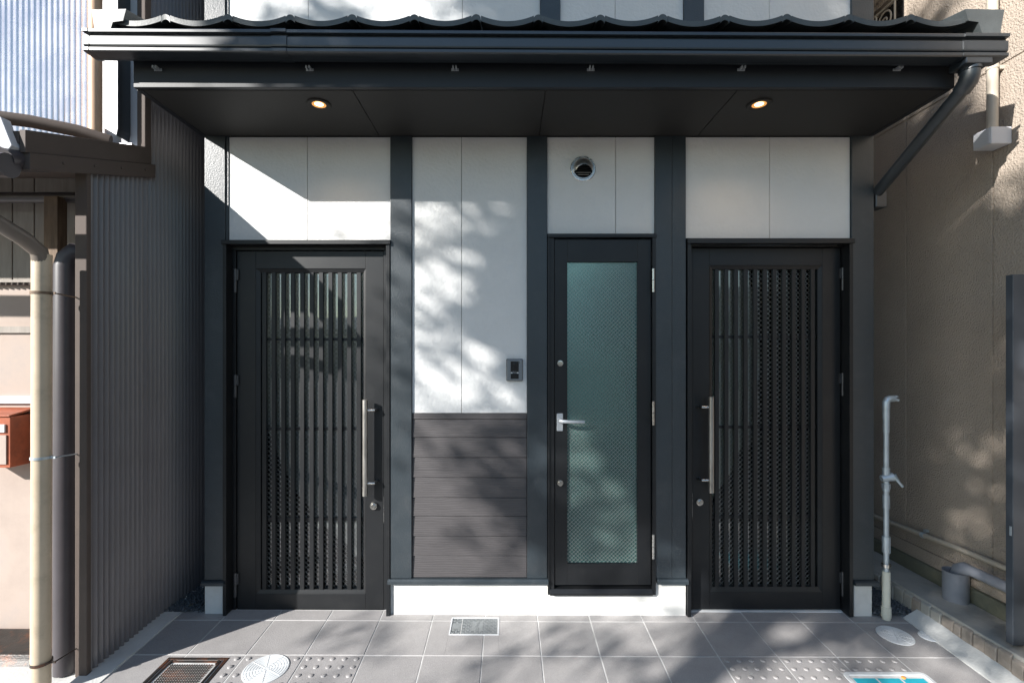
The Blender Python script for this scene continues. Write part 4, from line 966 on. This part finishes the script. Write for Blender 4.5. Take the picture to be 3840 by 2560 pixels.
# ------------------------------------------------------------------ street side: tree (casts the dappled shade) and houses opposite (seen in the door glass)
TB = (-5.1, -5.5, -0.12)
T = thing('street_tree', 'leafy street tree across the road casting dappled shade on the house', 'tree', TB)
trunk = MB().tube([TB, (-5.13, -5.48, 1.2), (-5.08, -5.55, 2.6), (-5.16, -5.5, 4.0), (-5.2, -5.5, 5.4), (-5.2, -5.45, 7.2)], [0.16, 0.13, 0.115, 0.10, 0.07, 0.02], 12)
CC = Vector((-5.36, -5.5, 6.3)); RXY, RZ = 1.06, 2.3
rnd = random.Random(21)
tips = []
for k in range(100):
    th = rnd.uniform(0, 6.283); u = rnd.uniform(-1, 1); rr = rnd.uniform(0.55, 1.0)
    c = math.sqrt(1-u*u)
    tip = Vector((-4.05, -5.5, 5.45))+Vector((0.78*rr*c*math.cos(th), 0.78*rr*c*math.sin(th), 0.95*rr*u)) if k % 10 == 9 else CC+Vector((RXY*rr*c*math.cos(th), RXY*rr*c*math.sin(th), RZ*rr*u))
    z0_ = max(3.6, min(6.8, tip.z-rnd.uniform(0.5, 1.3)))
    base = Vector((-5.17, -5.5, min(z0_, 4.9) if k % 10 == 9 else z0_)); mid = base.lerp(tip, 0.5)+Vector((rnd.uniform(-.15, .15), rnd.uniform(-.15, .15), rnd.uniform(0, .2)))
    trunk.tube([base, mid, tip], [0.035, 0.02, 0.006], 6); tips.append(tip)
    for q in range(3):
        t2 = mid.lerp(tip, rnd.uniform(0.2, 1))+Vector((rnd.gauss(0, .3), rnd.gauss(0, .3), rnd.gauss(0, .25))); trunk.tube([mid.lerp(tip, 0.3), t2], [0.012, 0.004], 5); tips.append(t2)
droop = []
for (sx0_, sz0_) in ((-0.33, 1.08), (-0.24, 0.90), (-0.05, 0.98), (0.02, 0.78), (0.12, 0.62), (-0.66, 2.15), (-0.62, 1.62), (-0.64, 1.35), (0.5, 0.35), (0.9, 0.25), (0.2, 1.1), (-0.4, 1.7), (0.0, 0.35)):
    t_ = 5.2+rnd.uniform(-0.5, 0.3); tip = Vector((sx0_-1.2*t_, -t_, sz0_+0.73*t_))
    st_ = CC+Vector((rnd.uniform(-0.5, 0.2), rnd.uniform(-0.5, 0.5), -1.0)); mid = st_.lerp(tip, 0.6)+Vector((0, 0, 0.25))
    trunk.tube([st_, mid, tip], [0.03, 0.018, 0.006], 6); droop += [tip, mid.lerp(tip, 0.6)]
droop2 = []
for (fx_, fy_) in ((-0.75, -0.22), (-0.1, -0.40), (0.35, -0.28), (0.62, -0.45), (1.0, -0.12), (1.7, -0.3)):
    t_ = 5.3+rnd.uniform(-0.4, 0.4); tip = Vector((fx_-1.2*t_, fy_-t_, 0.73*t_))
    st_ = CC+Vector((rnd.uniform(-0.3, 0.3), rnd.uniform(-0.5, 0.3), -1.3)); mid = st_.lerp(tip, 0.6)+Vector((0, 0, 0.2))
    trunk.tube([st_, mid, tip], [0.03, 0.016, 0.005], 6); droop2.append(tip)
part('trunk', trunk, M_bark, T, smooth=True)
lf = MB()
def leaf(p, L, wd):
    a, b, c = rnd.uniform(0, 6.28), rnd.uniform(-1.0, 0.6), rnd.uniform(0, 6.28)
    d = Vector((math.cos(a)*math.cos(b), math.sin(a)*math.cos(b), math.sin(b)))
    s_ = d.cross(Vector((math.cos(c), math.sin(c), rnd.uniform(-1, 1)))).normalized()
    nn = d.cross(s_)*L*0.10
    o = len(lf.v)
    lf.v += [tuple(p), tuple(p+d*L*0.5+s_*wd/2+nn), tuple(p+d*L), tuple(p+d*L*0.5-s_*wd/2+nn)]
    lf.f.append((o, o+1, o+2, o+3))
for tp in tips:
    for q in range(105):
        p = tp+Vector((rnd.gauss(0, 0.105), rnd.gauss(0, 0.105), rnd.gauss(0, 0.095)))
        leaf(p, rnd.uniform(0.08, 0.13), rnd.uniform(0.045, 0.07))
for tp in droop:
    for q in range(22): leaf(tp+Vector((rnd.gauss(0, 0.09), rnd.gauss(0, 0.09), rnd.gauss(0, 0.08))), rnd.uniform(0.07, 0.12), rnd.uniform(0.035, 0.06))
for tp in droop2:
    for q in range(34): leaf(tp+Vector((rnd.gauss(0, 0.12), rnd.gauss(0, 0.10), rnd.gauss(0, 0.06))), rnd.uniform(0.07, 0.12), rnd.uniform(0.035, 0.06))
o = part('crown', lf, M_leaf, T)

def far_house(name, x0, x1, y0, y1, h, wall, label, seed):
    T = thing(name, label, 'house', ((x0+x1)/2, (y0+y1)/2, -0.16))
    part('wall', bx(x0, x1, y0, y1, -0.16, h), wall, T)
    ym = (y0+y1)/2; e = 0.5
    part('roof', MB().prism([(y0-e, h-0.1), (y1+e, h-0.1), (y1+e, h+0.05), (ym, h+1.2), (y0-e, h+0.05)], x0-e, x1+e, 'x'), M_roofd, T)
    r = random.Random(seed); k = 0; x = x0+0.8
    while x+1.4 < x1:
        for zb_ in ((0.9, h-1.9) if h > 4 else (0.9,)):
            f = part('window', bx(x, x+1.4, y1+0.002, y1+0.06, zb_, zb_+1.1), M_brush, T)
            part('pane', bx(x+0.05, x+1.35, y1+0.061, y1+0.066, zb_+0.05, zb_+1.05), M_blackp, f)
        x += 2.4
    return T
far_house('house_opposite', -5, 3.5, -34, -26, 4.6, M_houseb, 'beige two storey house with dark roof directly across the street', 1)
far_house('house_opposite', 6, 16, -33, -25, 4.7, M_palewall, 'pale grey two storey house with dark roof across the street to the east', 2)
far_house('house_opposite', 18, 27, -34, -26, 3.2, M_pink, 'low pink rendered house at the far end across the street', 3)
far_house('house_opposite', -20, -8, -38, -30, 3.0, M_board, 'low grey board house set back across the street', 4)
for o in bpy.data.objects:
    if '_wl' in o: del o['_wl']
